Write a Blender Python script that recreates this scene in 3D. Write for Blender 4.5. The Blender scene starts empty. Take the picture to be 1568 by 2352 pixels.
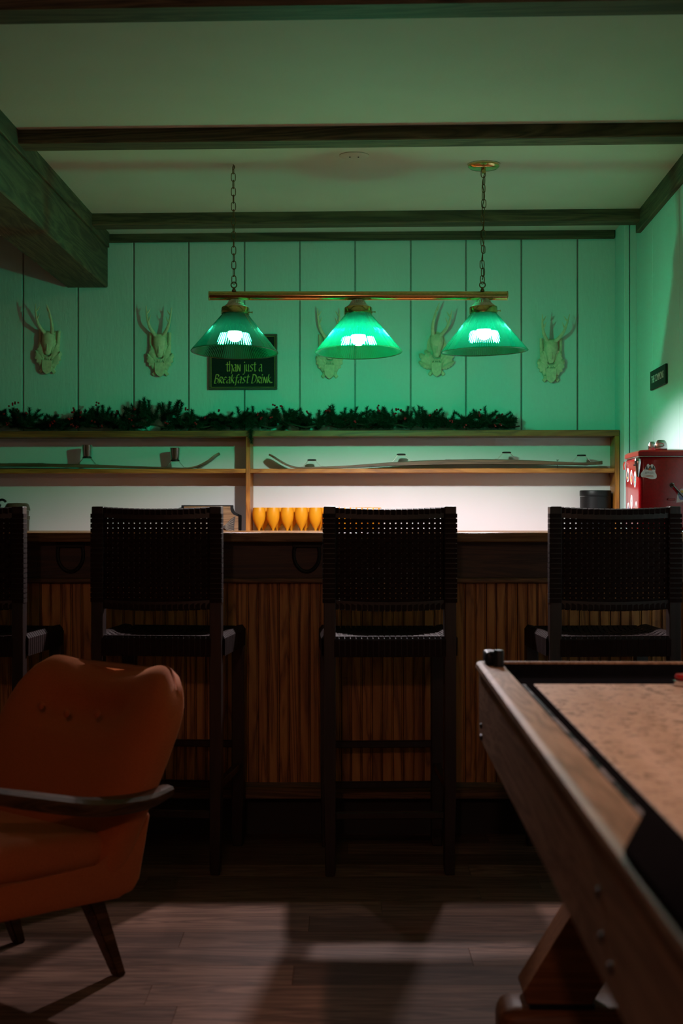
import bpy, bmesh, math, random
from mathutils import Vector, Matrix

# ------------------------------------------------------------------ camera, world, exposure
random.seed(7)
scn = bpy.context.scene
COL = scn.collection
F = 2352 * 50 / 36.0            # focal length in pixels of the 1568x2352 frame
EYE = 1.15                      # eye height
CX, CY = 784.0, 1176.0
PHI = math.radians(2.4)         # the room is turned 2.4 degrees against the camera axis
WALL_D = 6.855                  # distance of the back wall on the axis
CEIL = 2.495

cam_data = bpy.data.cameras.new('camera')
cam_data.sensor_fit = 'VERTICAL'
cam_data.sensor_height = 36.0
cam_data.sensor_width = 24.0
cam_data.lens = 50.0
cam_data.clip_start = 0.05
cam_data.dof.use_dof = True
cam_data.dof.focus_distance = 5.6
cam_data.dof.aperture_fstop = 4.0
cam = bpy.data.objects.new('camera', cam_data)
COL.objects.link(cam)
cam.location = (0, 0, EYE)
cam.rotation_euler = (math.pi / 2, 0, 0)
scn.camera = cam

world = bpy.data.worlds.new('world')
scn.world = world
world.use_nodes = True
world.node_tree.nodes['Background'].inputs[0].default_value = (0.0, 0.0, 0.0, 1)
world.node_tree.nodes['Background'].inputs[1].default_value = 0.0

scn.view_settings.view_transform = 'Standard'
scn.view_settings.look = 'None'
scn.view_settings.gamma = 1.0
scn.view_settings.use_curve_mapping = False
scn.view_settings.exposure = 0.0
scn.cycles.use_denoising = True
scn.cycles.use_adaptive_sampling = True
scn.cycles.adaptive_threshold = 0.05
scn.cycles.max_bounces = 6
scn.cycles.diffuse_bounces = 2
scn.cycles.glossy_bounces = 3
scn.cycles.transmission_bounces = 6
scn.cycles.transparent_max_bounces = 8
scn.cycles.sample_clamp_indirect = 4.0
scn.cycles.caustics_reflective = False
scn.cycles.use_light_tree = False
scn.cycles.caustics_refractive = False

BULB_POWER = 1150.0             # radiance of the bar lamp bulbs
ROOM_FILL = 36.0                # watts of the added fill lamp behind the camera
TABLE_SPOT = 100.0               # watts of the added unseen downlight over the game table


# ------------------------------------------------------------------ coordinate helpers
def room(x, y, z=0.0):
    """room frame: x along the back wall, y depth measured from the back wall plane"""
    return Vector((x * math.cos(PHI) + y * math.sin(PHI),
                   WALL_D - x * math.sin(PHI) + y * math.cos(PHI), z))


def onwall(px, py, c=0.0):
    """pixel on a plane parallel to the back wall at room depth c -> (room x, z)"""
    k = (px - CX) / F
    D = (c + WALL_D * math.cos(PHI)) / (k * math.sin(PHI) + math.cos(PHI))
    X = k * D
    return X * math.cos(PHI) - (D - WALL_D) * math.sin(PHI), EYE - (py - CY) * D / F


def at(px, py, D):
    return Vector(((px - CX) * D / F, D, EYE - (py - CY) * D / F))


# ------------------------------------------------------------------ materials
MATS = {}


def new_mat(name):
    m = bpy.data.materials.new(name)
    m.use_nodes = True
    nt = m.node_tree
    b = nt.nodes['Principled BSDF']
    MATS[name] = m
    return m, nt, b


def setc(b, color=None, rough=None, metal=None, spec=None, **kw):
    if color is not None:
        b.inputs['Base Color'].default_value = (*color, 1)
    if rough is not None:
        b.inputs['Roughness'].default_value = rough
    if metal is not None:
        b.inputs['Metallic'].default_value = metal
    if spec is not None:
        b.inputs['Specular IOR Level'].default_value = spec
    for k, v in kw.items():
        b.inputs[k].default_value = v


def coords(nt, scale=(1, 1, 1), rnd=True):
    tc = nt.nodes.new('ShaderNodeTexCoord')
    mp = nt.nodes.new('ShaderNodeMapping')
    mp.inputs['Scale'].default_value = scale
    nt.links.new(tc.outputs['Object'], mp.inputs['Vector'])
    if rnd:
        oi = nt.nodes.new('ShaderNodeObjectInfo')
        mul = nt.nodes.new('ShaderNodeVectorMath')
        mul.operation = 'SCALE'
        mul.inputs[0].default_value = (37.0, 23.0, 51.0)
        nt.links.new(oi.outputs['Random'], mul.inputs['Scale'])
        nt.links.new(mul.outputs[0], mp.inputs['Location'])
    return mp.outputs[0]


def noise(nt, vec, scale, detail=4, rough=0.5, dist=0.0):
    n = nt.nodes.new('ShaderNodeTexNoise')
    n.inputs['Scale'].default_value = scale
    n.inputs['Detail'].default_value = detail
    n.inputs['Roughness'].default_value = rough
    n.inputs['Distortion'].default_value = dist
    nt.links.new(vec, n.inputs['Vector'])
    return n.outputs['Fac']


def ramp(nt, fac, stops):
    r = nt.nodes.new('ShaderNodeValToRGB')
    el = r.color_ramp.elements
    while len(el) < len(stops):
        el.new(0.5)
    for e, (p, c) in zip(el, stops):
        e.position = p
        e.color = (*c, 1)
    nt.links.new(fac, r.inputs[0])
    return r.outputs[0]


def bump(nt, b, h, strength, dist=0.002):
    bp = nt.nodes.new('ShaderNodeBump')
    bp.inputs['Strength'].default_value = strength
    bp.inputs['Distance'].default_value = dist
    nt.links.new(h, bp.inputs['Height'])
    nt.links.new(bp.outputs[0], b.inputs['Normal'])


def plain(name, color, rough=0.5, metal=0.0, spec=0.5, grain=0.0, gscale=120, **kw):
    m, nt, b = new_mat(name)
    setc(b, color, rough, metal, spec, **kw)
    v = coords(nt)
    n = noise(nt, v, gscale, 3)
    lo = tuple(max(0, c * 0.86) for c in color)
    hi = tuple(min(1, c * 1.12) for c in color)
    nt.links.new(ramp(nt, n, [(0.3, lo), (0.7, hi)]), b.inputs['Base Color'])
    if grain:
        bump(nt, b, n, grain, 0.001)
    return m


def wood(name, dark, mid, light, axis='x', rough=0.5, ring=5.0, vary=0.0, spec=0.5, knots=False, coat=0.0):
    """streaky grain running along the given local axis"""
    m, nt, b = new_mat(name)
    setc(b, mid, rough, 0, spec)
    st = {'x': (0.7, 9, 9), 'y': (9, 0.7, 9), 'z': (9, 9, 0.7)}[axis]
    v = coords(nt, st)
    n1 = noise(nt, v, ring * 0.35, 3, 0.55, 1.6)
    n2 = noise(nt, v, ring * 5, 6, 0.7)
    w = nt.nodes.new('ShaderNodeMath')
    w.operation = 'MULTIPLY'
    nt.links.new(n1, w.inputs[0])
    w.inputs[1].default_value = 6.0
    fr = nt.nodes.new('ShaderNodeMath')
    fr.operation = 'PINGPONG'
    fr.inputs[1].default_value = 0.5
    nt.links.new(w.outputs[0], fr.inputs[0])
    mx = nt.nodes.new('ShaderNodeMath')
    mx.operation = 'MULTIPLY_ADD'
    nt.links.new(fr.outputs[0], mx.inputs[0])
    mx.inputs[1].default_value = 1.1
    ad = nt.nodes.new('ShaderNodeMath')
    ad.operation = 'MULTIPLY'
    nt.links.new(n2, ad.inputs[0])
    ad.inputs[1].default_value = 0.55
    nt.links.new(ad.outputs[0], mx.inputs[2])
    c = ramp(nt, mx.outputs[0], [(0.2, dark), (0.5, mid), (0.85, light)])
    if vary:
        oi = nt.nodes.new('ShaderNodeObjectInfo')
        mr = nt.nodes.new('ShaderNodeMapRange')
        mr.inputs['To Min'].default_value = 1 - vary
        mr.inputs['To Max'].default_value = 1 + vary
        nt.links.new(oi.outputs['Random'], mr.inputs['Value'])
        hs = nt.nodes.new('ShaderNodeHueSaturation')
        nt.links.new(mr.outputs[0], hs.inputs['Value'])
        nt.links.new(c, hs.inputs['Color'])
        c = hs.outputs[0]
    nt.links.new(c, b.inputs['Base Color'])
    if coat:
        b.inputs['Coat Weight'].default_value = coat
        b.inputs['Coat Roughness'].default_value = 0.15
    bump(nt, b, n2, 0.25, 0.0008)
    return m


def paint(name, color, rough, vscale, strength, stretch=(1, 1, 1)):
    m, nt, b = new_mat(name)
    setc(b, color, rough)
    v = coords(nt, stretch)
    n = noise(nt, v, vscale, 5, 0.6)
    big = noise(nt, v, 3, 2)
    nt.links.new(ramp(nt, big, [(0.3, tuple(c * 0.94 for c in color)), (0.7, color)]), b.inputs['Base Color'])
    bump(nt, b, n, strength, 0.003)
    return m


paint('wall_paint', (0.50, 0.70, 0.67), 0.6, 60, 0.6, (1, 1, 0.28))
paint('panel_paint', (0.78, 0.77, 0.78), 0.45, 40, 0.1)
paint('ceiling_paint', (0.64, 0.60, 0.54), 0.8, 90, 0.25)
paint('dark_room_paint', (0.30, 0.22, 0.18), 0.8, 40, 0.2)
wood('beam_wood', (0.035, 0.026, 0.014), (0.075, 0.055, 0.028), (0.13, 0.095, 0.05), 'x', 0.75, 3.0, 0.1)
wood('beam_wood_y', (0.035, 0.026, 0.014), (0.075, 0.055, 0.028), (0.13, 0.095, 0.05), 'y', 0.75, 3.0, 0.1)
wood('shelf_wood', (0.24, 0.076, 0.010), (0.40, 0.14, 0.018), (0.50, 0.20, 0.034), 'x', 0.42, 4.0)
wood('shelf_wood_z', (0.24, 0.076, 0.010), (0.40, 0.14, 0.018), (0.50, 0.20, 0.034), 'z', 0.42, 4.0)
wood('shelf_wood_dim', (0.13, 0.036, 0.008), (0.24, 0.070, 0.014), (0.32, 0.11, 0.025), 'x', 0.5, 4.0)  # darker copy of the shelf wood: top board's dim light put into the colour
wood('counter_wood', (0.09, 0.036, 0.011), (0.16, 0.068, 0.022), (0.22, 0.10, 0.036), 'x', 0.22, 4.0)
wood('bead_wood', (0.15, 0.046, 0.010), (0.43, 0.15, 0.032), (0.56, 0.23, 0.055), 'z', 0.5, 2.6, 0.10)
wood('bar_trim_wood', (0.055, 0.022, 0.009), (0.12, 0.05, 0.018), (0.19, 0.08, 0.03), 'x', 0.45, 4.0)
wood('header_wood_shaded', (0.022, 0.009, 0.005), (0.048, 0.019, 0.009), (0.075, 0.03, 0.014), 'x', 0.5, 4.0)  # darker copy of the bar trim: shade under the overhang is in the colour
wood('floor_wood', (0.075, 0.037, 0.025), (0.140, 0.070, 0.047), (0.20, 0.105, 0.072), 'x', 0.55, 4.0, 0.36, 0.1)
wood('stool_wood', (0.006, 0.0026, 0.0022), (0.013, 0.0052, 0.004), (0.020, 0.008, 0.006), 'z', 0.38, 4.0)
wood('chair_wood', (0.035, 0.013, 0.005), (0.07, 0.028, 0.011), (0.11, 0.045, 0.02), 'y', 0.40, 4.0, 0.0, 0.12)
wood('table_wood', (0.17, 0.080, 0.040), (0.27, 0.14, 0.078), (0.36, 0.20, 0.12), 'y', 0.55, 4.0, 0.0, 0.12)
wood('table_foot_wood', (0.16, 0.055, 0.018), (0.20, 0.07, 0.024), (0.26, 0.10, 0.036), 'x', 0.45, 4.0, 0.0, 0.25)
wood('ski_wood', (0.07, 0.032, 0.015), (0.14, 0.068, 0.033), (0.2, 0.1, 0.05), 'x', 0.45, 4.0)
wood('plaque_wood', (0.18, 0.09, 0.035), (0.30, 0.16, 0.07), (0.38, 0.22, 0.1), 'x', 0.45, 4.0)
plain('groove_dark', (0.34, 0.35, 0.34), 0.8)
plain('leather_strap', (0.014, 0.0055, 0.0045), 0.6, 0, 0.10, 0.2)
plain('toe_black', (0.02, 0.012, 0.009), 0.7)
plain('brass', (0.72, 0.48, 0.18), 0.16, 1.0)
plain('brass_dull', (0.50, 0.40, 0.20), 0.35, 1.0)
plain('old_brass', (0.20, 0.13, 0.06), 0.4, 1.0)
plain('chrome', (0.75, 0.75, 0.76), 0.16, 1.0)
plain('steel', (0.5, 0.47, 0.44), 0.28, 1.0)
plain('dark_steel', (0.16, 0.15, 0.14), 0.35, 1.0)
plain('bolt_steel', (0.05, 0.045, 0.045), 0.5, 1.0)
plain('black_plastic', (0.009, 0.009, 0.010), 0.42, 0, 0.25)
plain('black_vinyl', (0.008, 0.007, 0.008), 0.6, 0, 0.0, 0.25, 60)
plain('black_iron', (0.02, 0.016, 0.014), 0.5, 0.6)
plain('plaster_cream', (0.62, 0.58, 0.38), 0.7, 0, 0.3, 0.4, 70)
plain('socket_cream', (0.66, 0.60, 0.46), 0.5)
plain('sign_board', (0.010, 0.016, 0.013), 0.6, 0, 0.1)
plain('sign_frame', (0.07, 0.045, 0.025), 0.45)
plain('sign_gold', (0.50, 0.40, 0.07), 0.5)
plain('commons_board', (0.012, 0.03, 0.024), 0.6, 0, 0.15)
plain('white_print', (0.75, 0.75, 0.72), 0.5)
plain('pine_needle', (0.006, 0.030, 0.013), 0.7, 0, 0.2)
plain('pine_stem', (0.05, 0.035, 0.02), 0.8)
plain('berry_red', (0.32, 0.012, 0.014), 0.25)
plain('cooler_red', (0.27, 0.003, 0.007), 0.13, 0, 0.6)
plain('sticker_white', (0.78, 0.76, 0.74), 0.4)
plain('sticker_dark', (0.05, 0.055, 0.05), 0.4)
plain('sticker_orange', (0.65, 0.13, 0.03), 0.4)
plain('sticker_yellow', (0.75, 0.5, 0.08), 0.4)
plain('sticker_teal', (0.12, 0.32, 0.34), 0.4)
plain('sticker_blue', (0.2, 0.25, 0.45), 0.4)
plain('fish_skin', (0.36, 0.31, 0.24), 0.35, 0, 0.5, 0.4, 200)
plain('fish_dark', (0.07, 0.06, 0.05), 0.4)
plain('brown_plastic', (0.045, 0.032, 0.016), 0.45)
plain('brown_lid', (0.06, 0.045, 0.024), 0.4)
plain('puck_red', (0.35, 0.01, 0.012), 0.25)


def upholstery():
    m, nt, b = new_mat('orange_fabric')
    setc(b, (0.36, 0.075, 0.022), 0.85, 0, 0.2)
    v = coords(nt)
    n = noise(nt, v, 420, 2)
    nt.links.new(ramp(nt, n, [(0.3, (0.40, 0.080, 0.020)), (0.7, (0.52, 0.115, 0.032))]), b.inputs['Base Color'])
    b.inputs['Sheen Weight'].default_value = 0.25
    b.inputs['Sheen Tint'].default_value = (1.0, 0.45, 0.2, 1)
    bump(nt, b, n, 0.15, 0.0006)


upholstery()


def playfield():
    m, nt, b = new_mat('playfield_wood')
    setc(b, (0.4, 0.26, 0.17), 0.5, 0, 0.12)
    v = coords(nt, (6, 0.5, 6), False)
    g = noise(nt, v, 4, 4)
    base = ramp(nt, g, [(0.3, (0.44, 0.26, 0.17)), (0.7, (0.58, 0.37, 0.27))])
    v2 = coords(nt, (1.3, 1.0, 1), False)
    s = noise(nt, v2, 38, 8, 0.80, 0.4)
    mask = ramp(nt, s, [(0.52, (0, 0, 0)), (0.62, (1, 1, 1))])
    mix = nt.nodes.new('ShaderNodeMix')
    mix.data_type = 'RGBA'
    nt.links.new(mask, mix.inputs['Factor'])
    nt.links.new(base, mix.inputs['A'])
    mix.inputs['B'].default_value = (0.10, 0.062, 0.032, 1)
    nt.links.new(mix.outputs['Result'], b.inputs['Base Color'])
    r = ramp(nt, s, [(0.45, (0.42, 0.42, 0.42)), (0.65, (0.7, 0.7, 0.7))])
    nt.links.new(r, b.inputs['Roughness'])


playfield()


def gutter_lining():
    m, nt, b = new_mat('gutter_lining')
    setc(b, (0.02, 0.02, 0.022), 0.6, 0, 0.05)
    v = coords(nt, (5, 1.2, 1), False)
    n = noise(nt, v, 7, 5, 0.65, 0.5)
    nt.links.new(ramp(nt, n, [(0.46, (0.012, 0.011, 0.013)), (0.60, (0.20, 0.17, 0.18)), (0.72, (0.40, 0.34, 0.35))]), b.inputs['Base Color'])  # pale patches: wax powder plus the gutter's shiny smear put into the colour


gutter_lining()


def orange_plastic():
    m, nt, b = new_mat('orange_plastic')
    setc(b, (1.0, 0.50, 0.02), 0.3)
    b.inputs['Subsurface Weight'].default_value = 0.0
    out = nt.nodes['Material Output']
    tr = nt.nodes.new('ShaderNodeBsdfTranslucent')
    tr.inputs[0].default_value = (1.0, 0.55, 0.015, 1)
    mx = nt.nodes.new('ShaderNodeMixShader')
    mx.inputs[0].default_value = 0.45
    nt.links.new(b.outputs[0], mx.inputs[1])
    nt.links.new(tr.outputs[0], mx.inputs[2])
    nt.links.new(mx.outputs[0], out.inputs[0])


orange_plastic()


def shade_glass(name, ribbed, tint):
    """green glass; the ribbed inner face spreads what lies behind it sideways"""
    m, nt, b = new_mat(name)
    nt.nodes.remove(b)
    out = nt.nodes['Material Output']
    tp = nt.nodes.new('ShaderNodeBsdfTransparent')
    # the glass is a deeper green towards the neck
    tc = nt.nodes.new('ShaderNodeTexCoord')
    sp = nt.nodes.new('ShaderNodeSeparateXYZ')
    mr = nt.nodes.new('ShaderNodeMapRange')
    mr.inputs['From Min'].default_value = -0.035
    mr.inputs['From Max'].default_value = -0.105
    nt.links.new(tc.outputs['Object'], sp.inputs[0])
    nt.links.new(sp.outputs['Z'], mr.inputs['Value'])
    nt.links.new(ramp(nt, mr.outputs[0], [(0.0, tuple(c * 0.60 for c in tint)), (0.45, tuple(c * 0.74 for c in tint)), (1.0, tint)]), tp.inputs[0])
    last = tp.outputs[0]
    if ribbed:
        gl = nt.nodes.new('ShaderNodeBsdfRefraction')
        gl.inputs['Color'].default_value = (0.12, 0.95, 0.70, 1)
        gl.inputs['Roughness'].default_value = 0.12
        gl.inputs['IOR'].default_value = 1.5
        ge = nt.nodes.new('ShaderNodeNewGeometry')
        fl = nt.nodes.new('ShaderNodeVectorMath')
        fl.operation = 'MULTIPLY'
        fl.inputs[1].default_value = (1, 1, 0)
        no = nt.nodes.new('ShaderNodeVectorMath')
        no.operation = 'NORMALIZE'
        nt.links.new(ge.outputs['Normal'], fl.inputs[0])
        nt.links.new(fl.outputs[0], no.inputs[0])
        nt.links.new(no.outputs[0], gl.inputs['Normal'])
        m1 = nt.nodes.new('ShaderNodeMixShader')
        m1.inputs[0].default_value = 0.5
        nt.links.new(last, m1.inputs[1])
        nt.links.new(gl.outputs[0], m1.inputs[2])
        last = m1.outputs[0]
    tl = nt.nodes.new('ShaderNodeBsdfTranslucent')
    tl.inputs[0].default_value = (0.01, 0.75, 0.42, 1)
    m2 = nt.nodes.new('ShaderNodeMixShader')
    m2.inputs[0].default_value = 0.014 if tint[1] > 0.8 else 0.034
    nt.links.new(last, m2.inputs[1])
    nt.links.new(tl.outputs[0], m2.inputs[2])
    gs = nt.nodes.new('ShaderNodeBsdfGlossy')
    gs.inputs['Roughness'].default_value = 0.12
    lw = nt.nodes.new('ShaderNodeLayerWeight')
    lw.inputs[0].default_value = 0.12
    m3 = nt.nodes.new('ShaderNodeMixShader')
    nt.links.new(lw.outputs['Facing'], m3.inputs[0])
    nt.links.new(m2.outputs[0], m3.inputs[1])
    nt.links.new(gs.outputs[0], m3.inputs[2])
    nt.links.new(m3.outputs[0], out.inputs[0])


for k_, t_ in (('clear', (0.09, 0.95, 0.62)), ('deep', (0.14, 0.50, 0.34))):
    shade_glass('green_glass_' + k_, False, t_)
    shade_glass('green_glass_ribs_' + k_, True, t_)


def glow(name, color, strength):
    m, nt, b = new_mat(name)
    nt.nodes.remove(b)
    e = nt.nodes.new('ShaderNodeEmission')
    e.inputs[0].default_value = (*color, 1)
    e.inputs[1].default_value = strength
    nt.links.new(e.outputs[0], nt.nodes['Material Output'].inputs[0])
    m.cycles.emission_sampling = 'FRONT'


for k_, f_ in (('left', 0.26), ('middle', 2.8), ('right', 1.2)):
    glow('bulb_glow_' + k_, (1.0, 0.88, 0.91), BULB_POWER * f_)
plain('bulb_white', (0.22, 0.22, 0.21), 0.4)


# ------------------------------------------------------------------ mesh helpers
class MB:
    def __init__(self):
        self.bm = bmesh.new()

    def _xf(self, vs, mtx):
        if mtx is not None:
            for v in vs:
                v.co = mtx @ v.co

    def box(self, lo, hi, bevel=0.0, seg=2, mtx=None):
        x0, y0, z0 = lo
        x1, y1, z1 = hi
        co = [(x0, y0, z0), (x1, y0, z0), (x1, y1, z0), (x0, y1, z0),
              (x0, y0, z1), (x1, y0, z1), (x1, y1, z1), (x0, y1, z1)]
        vs = [self.bm.verts.new(c) for c in co]
        fs = [self.bm.faces.new([vs[i] for i in f]) for f in
              ((0, 3, 2, 1), (4, 5, 6, 7), (0, 1, 5, 4), (1, 2, 6, 5), (2, 3, 7, 6), (3, 0, 4, 7))]
        if bevel:
            es = list({e for f in fs for e in f.edges})
            r = bmesh.ops.bevel(self.bm, geom=es, offset=bevel, segments=seg, affect='EDGES', profile=0.5)
            vs = list({v for f in r['faces'] for v in f.verts} | {v for v in vs if v.is_valid})
        self._xf(vs, mtx)
        return self

    def prism(self, poly, lo, hi, plane='xz', bevel=0.0, mtx=None, seg=2):
        """extrude a polygon given in the plane between lo and hi on the remaining axis"""
        def p3(p, t):
            return {'xz': (p[0], t, p[1]), 'xy': (p[0], p[1], t), 'yz': (t, p[0], p[1])}[plane]
        a = [self.bm.verts.new(p3(p, lo)) for p in poly]
        b = [self.bm.verts.new(p3(p, hi)) for p in poly]
        n = len(poly)
        fs = [self.bm.faces.new(a), self.bm.faces.new(b[::-1])]
        for i in range(n):
            fs.append(self.bm.faces.new([a[i], b[i], b[(i + 1) % n], a[(i + 1) % n]]))
        vs = a + b
        if bevel:
            es = list({e for f in fs for e in f.edges})
            r = bmesh.ops.bevel(self.bm, geom=es, offset=bevel, segments=seg, affect='EDGES', profile=0.5)
            vs = list({v for f in r['faces'] for v in f.verts} | {v for v in vs if v.is_valid})
        self._xf(vs, mtx)
        return self

    def lathe(self, prof, n=24, cap=True, mtx=None, sx=1.0, sy=1.0, a0=0.0):
        rings = []
        allv = []
        for r, z in prof:
            if r < 1e-6:
                v = self.bm.verts.new((0, 0, z))
                rings.append([v])
                allv.append(v)
            else:
                ring = [self.bm.verts.new((sx * r * math.cos(a0 + 2 * math.pi * i / n), sy * r * math.sin(a0 + 2 * math.pi * i / n), z)) for i in range(n)]
                rings.append(ring)
                allv += ring
        for A, B in zip(rings, rings[1:]):
            for i in range(n):
                j = (i + 1) % n
                if len(A) == 1 and len(B) == 1:
                    continue
                if len(A) == 1:
                    self.bm.faces.new([A[0], B[j], B[i]])
                elif len(B) == 1:
                    self.bm.faces.new([A[i], A[j], B[0]])
                else:
                    self.bm.faces.new([A[i], A[j], B[j], B[i]])
        if cap:
            for R in (rings[0], rings[-1]):
                if len(R) > 2:
                    self.bm.faces.new(R)
        self._xf(allv, mtx)
        return self

    def tube(self, pts, rad, n=8, closed=False, cap=True, mtx=None):
        pts = [Vector(p) for p in pts]
        if not hasattr(rad, '__len__'):
            rad = [rad] * len(pts)
        m = len(pts)
        rings, allv = [], []
        up = Vector((0, 0, 1))
        prev = None
        for i, p in enumerate(pts):
            if closed:
                t = pts[(i + 1) % m] - pts[(i - 1) % m]
            else:
                t = pts[min(i + 1, m - 1)] - pts[max(i - 1, 0)]
            t.normalize()
            if prev is None:
                ref = up if abs(t.z) < 0.9 else Vector((1, 0, 0))
                s = t.cross(ref).normalized()
            else:
                s = (prev - t * prev.dot(t)).normalized()
            prev = s
            u = s.cross(t)
            ring = [self.bm.verts.new(p + rad[i] * (s * math.cos(2 * math.pi * k / n) + u * math.sin(2 * math.pi * k / n))) for k in range(n)]
            rings.append(ring)
            allv += ring
        pairs = list(zip(rings, rings[1:])) + ([(rings[-1], rings[0])] if closed else [])
        for A, B in pairs:
            for i in range(n):
                j = (i + 1) % n
                self.bm.faces.new([A[i], A[j], B[j], B[i]])
        if cap and not closed:
            self.bm.faces.new(rings[0])
            self.bm.faces.new(rings[-1][::-1])
        self._xf(allv, mtx)
        return self

    def strip(self, pts, nor, half, thick):
        """ribbon with thickness: centre points, the width direction (constant) and half width"""
        wd = Vector(nor).normalized()
        pts = [Vector(p) for p in pts]
        rings = []
        for i, p in enumerate(pts):
            t = (pts[min(i + 1, len(pts) - 1)] - pts[max(i - 1, 0)]).normalized()
            q = wd.cross(t).normalized() * (thick / 2)
            rings.append([self.bm.verts.new(p + a) for a in (wd * half + q, wd * half - q, -wd * half - q, -wd * half + q)])
        for A, B in zip(rings, rings[1:]):
            for i in range(4):
                j = (i + 1) % 4
                self.bm.faces.new([A[i], A[j], B[j], B[i]])
        self.bm.faces.new(rings[0])
        self.bm.faces.new(rings[-1][::-1])
        return self

    def mesh(self, name, smooth=True, angle=0.6):
        bmesh.ops.recalc_face_normals(self.bm, faces=self.bm.faces)
        me = bpy.data.meshes.new(name)
        self.bm.to_mesh(me)
        self.bm.free()
        if smooth:
            for p in me.polygons:
                p.use_smooth = True
            me.set_sharp_from_angle(angle=angle)
        return me

    def build(self, name, mat, parent=None, smooth=True, angle=0.6, loc=None, rot=None):
        return put(name, self.mesh(name, smooth, angle), mat, parent, loc, rot)


def put(name, me, mat=None, parent=None, loc=None, rot=None):
    o = bpy.data.objects.new(name, me)
    COL.objects.link(o)
    if mat and me and not me.materials:
        me.materials.append(MATS[mat])
    if parent:
        o.parent = parent
    if loc is not None:
        o.location = loc
    if rot is not None:
        o.rotation_euler = rot
    return o


def tag(o, label=None, cat=None, group=None, kind=None):
    if label:
        o['label'] = label
    if cat:
        o['category'] = cat
    if group:
        o['group'] = group
    if kind:
        o['kind'] = kind
    return o


def thing(name, label, cat, loc=(0, 0, 0), rotz=0.0, group=None):
    o = bpy.data.objects.new(name, None)
    o.empty_display_size = 0.05
    COL.objects.link(o)
    o.location = loc
    o.rotation_euler = (0, 0, rotz)
    return tag(o, label, cat, group)


def copy_tree(o, parent=None):
    c = o.copy()
    COL.objects.link(c)
    c.parent = parent
    for ch in list(o.children):
        copy_tree(ch, c)
    return c


def smooth_path(pts, per=6):
    """Catmull-Rom through the points"""
    P = [Vector(p) for p in pts]
    out = []
    for i in range(len(P) - 1):
        p0, p1, p2, p3 = P[max(i - 1, 0)], P[i], P[i + 1], P[min(i + 2, len(P) - 1)]
        for k in range(per):
            t = k / per
            out.append(0.5 * ((2 * p1) + (p2 - p0) * t + (2 * p0 - 5 * p1 + 4 * p2 - p3) * t * t + (3 * p1 - p0 - 3 * p2 + p3) * t ** 3))
    out.append(P[-1])
    return out


ROOMROT = (0, 0, -PHI)


def room_obj(name, mb, mat, label=None, cat=None, kind=None, parent=None, smooth=False):
    """mesh given in room coordinates"""
    o = mb.build(name, mat, parent, smooth)
    if parent is None:
        o.location = room(0, 0, 0)
        o.rotation_euler = ROOMROT
    return tag(o, label, cat, None, kind)


# ------------------------------------------------------------------ the room
XL, XR = -2.9, 1.365            # left and right wall in room x
YF = -9.2                       # wall behind the camera in room y

floor = room_obj('floor', MB().box((XL, YF, -0.12), (XR, 0.1, -0.006)), 'toe_black', 'dark brown wood plank floor of the bar room', None, 'structure')
ROWS = [3.31 + 0.1475 * k for k in range(-22, 25)]
pl_meshes = {}
joints = {3.31: -0.46, 3.4575: -0.12, 3.605: 0.335, 3.7525: -0.43, 3.90: -0.09}


def plank_mesh(L, w, key):
    if key not in pl_meshes:
        pl_meshes[key] = MB().box((0, 0, -0.006), (L, w, 0.0), 0.0006, 1).mesh('plank', False)
        pl_meshes[key].materials.append(MATS['floor_wood'])
    return pl_meshes[key]


rf = random.Random(3)
for r, y0 in enumerate(ROWS):
    L = 1.22
    off = rf.uniform(0, L)
    for k, v in joints.items():
        if abs(k - y0) < 0.01:
            off = (v - XL) % L
    x = XL + off - L
    while x < XR:
        a, b = max(x, XL), min(x + L, XR)
        if b - a > 0.04:
            me = plank_mesh(round(b - a, 3) - 0.0006, 0.1469, (round(b - a, 3)))
            # floor boards follow the picture plane, not the wall
            o = put('plank', me, None, floor)
            # parent frame is the room frame; place the world position in it
            w = Vector((a, y0, 0))
            d = w - room(0, 0, 0)
            o.location = (d.x * math.cos(PHI) - d.y * math.sin(PHI), d.x * math.sin(PHI) + d.y * math.cos(PHI), 0)
            o.rotation_euler = (0, 0, PHI)
        x += L

ceiling = room_obj('ceiling', MB().box((XL, YF, CEIL), (XR + 0.1, 0.1, CEIL + 0.1)), 'ceiling_paint', 'white painted ceiling between dark wooden beams', None, 'structure')
disc = MB().lathe([(0.0, -0.004), (0.05, -0.004), (0.0565, -0.001), (0.0565, 0.001)], 40)
dp = at(813, 357, 1.0)
Dd = F * (CEIL - EYE) / (CY - 357)
cover = disc.build('cover_plate', 'ceiling_paint')
cover.location = ((813 - CX) * Dd / F, Dd, CEIL - 0.001)
tag(cover, 'round white painted blank cover plate on the ceiling', 'cover plate')
for sx in (-0.016, 0.016):
    MB().lathe([(0, -0.0035), (0.0025, -0.003), (0.003, 0)], 10).build('screw', 'bolt_steel', cover, loc=(sx, 0, -0.004))

# back wall: grooved plywood, every board between two grooves its own piece
wall_back = room_obj('wall_back', MB().box((XL, 0.012, 0), (XR, 0.10, CEIL)), 'groove_dark', 'pale grooved plank wall behind the bar', None, 'structure')
G = [onwall(p, 700)[0] for p in (53, 179, 307, 433, 561, 688, 815, 943, 1070, 1197, 1326)]
step = (G[-1] - G[0]) / 10
xs = [XL] + [G[0] - step * k for k in range(5, 0, -1) if G[0] - step * k > XL + 0.02] + G + [XR]
for a, b in zip(xs, xs[1:]):
    MB().box((0.0035, 0, 0), (b - a - 0.0035, 0.013, CEIL - 0.001), 0.002, 1).build('wall_plank', 'wall_paint', wall_back, False, loc=(a, 0, 0))

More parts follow.
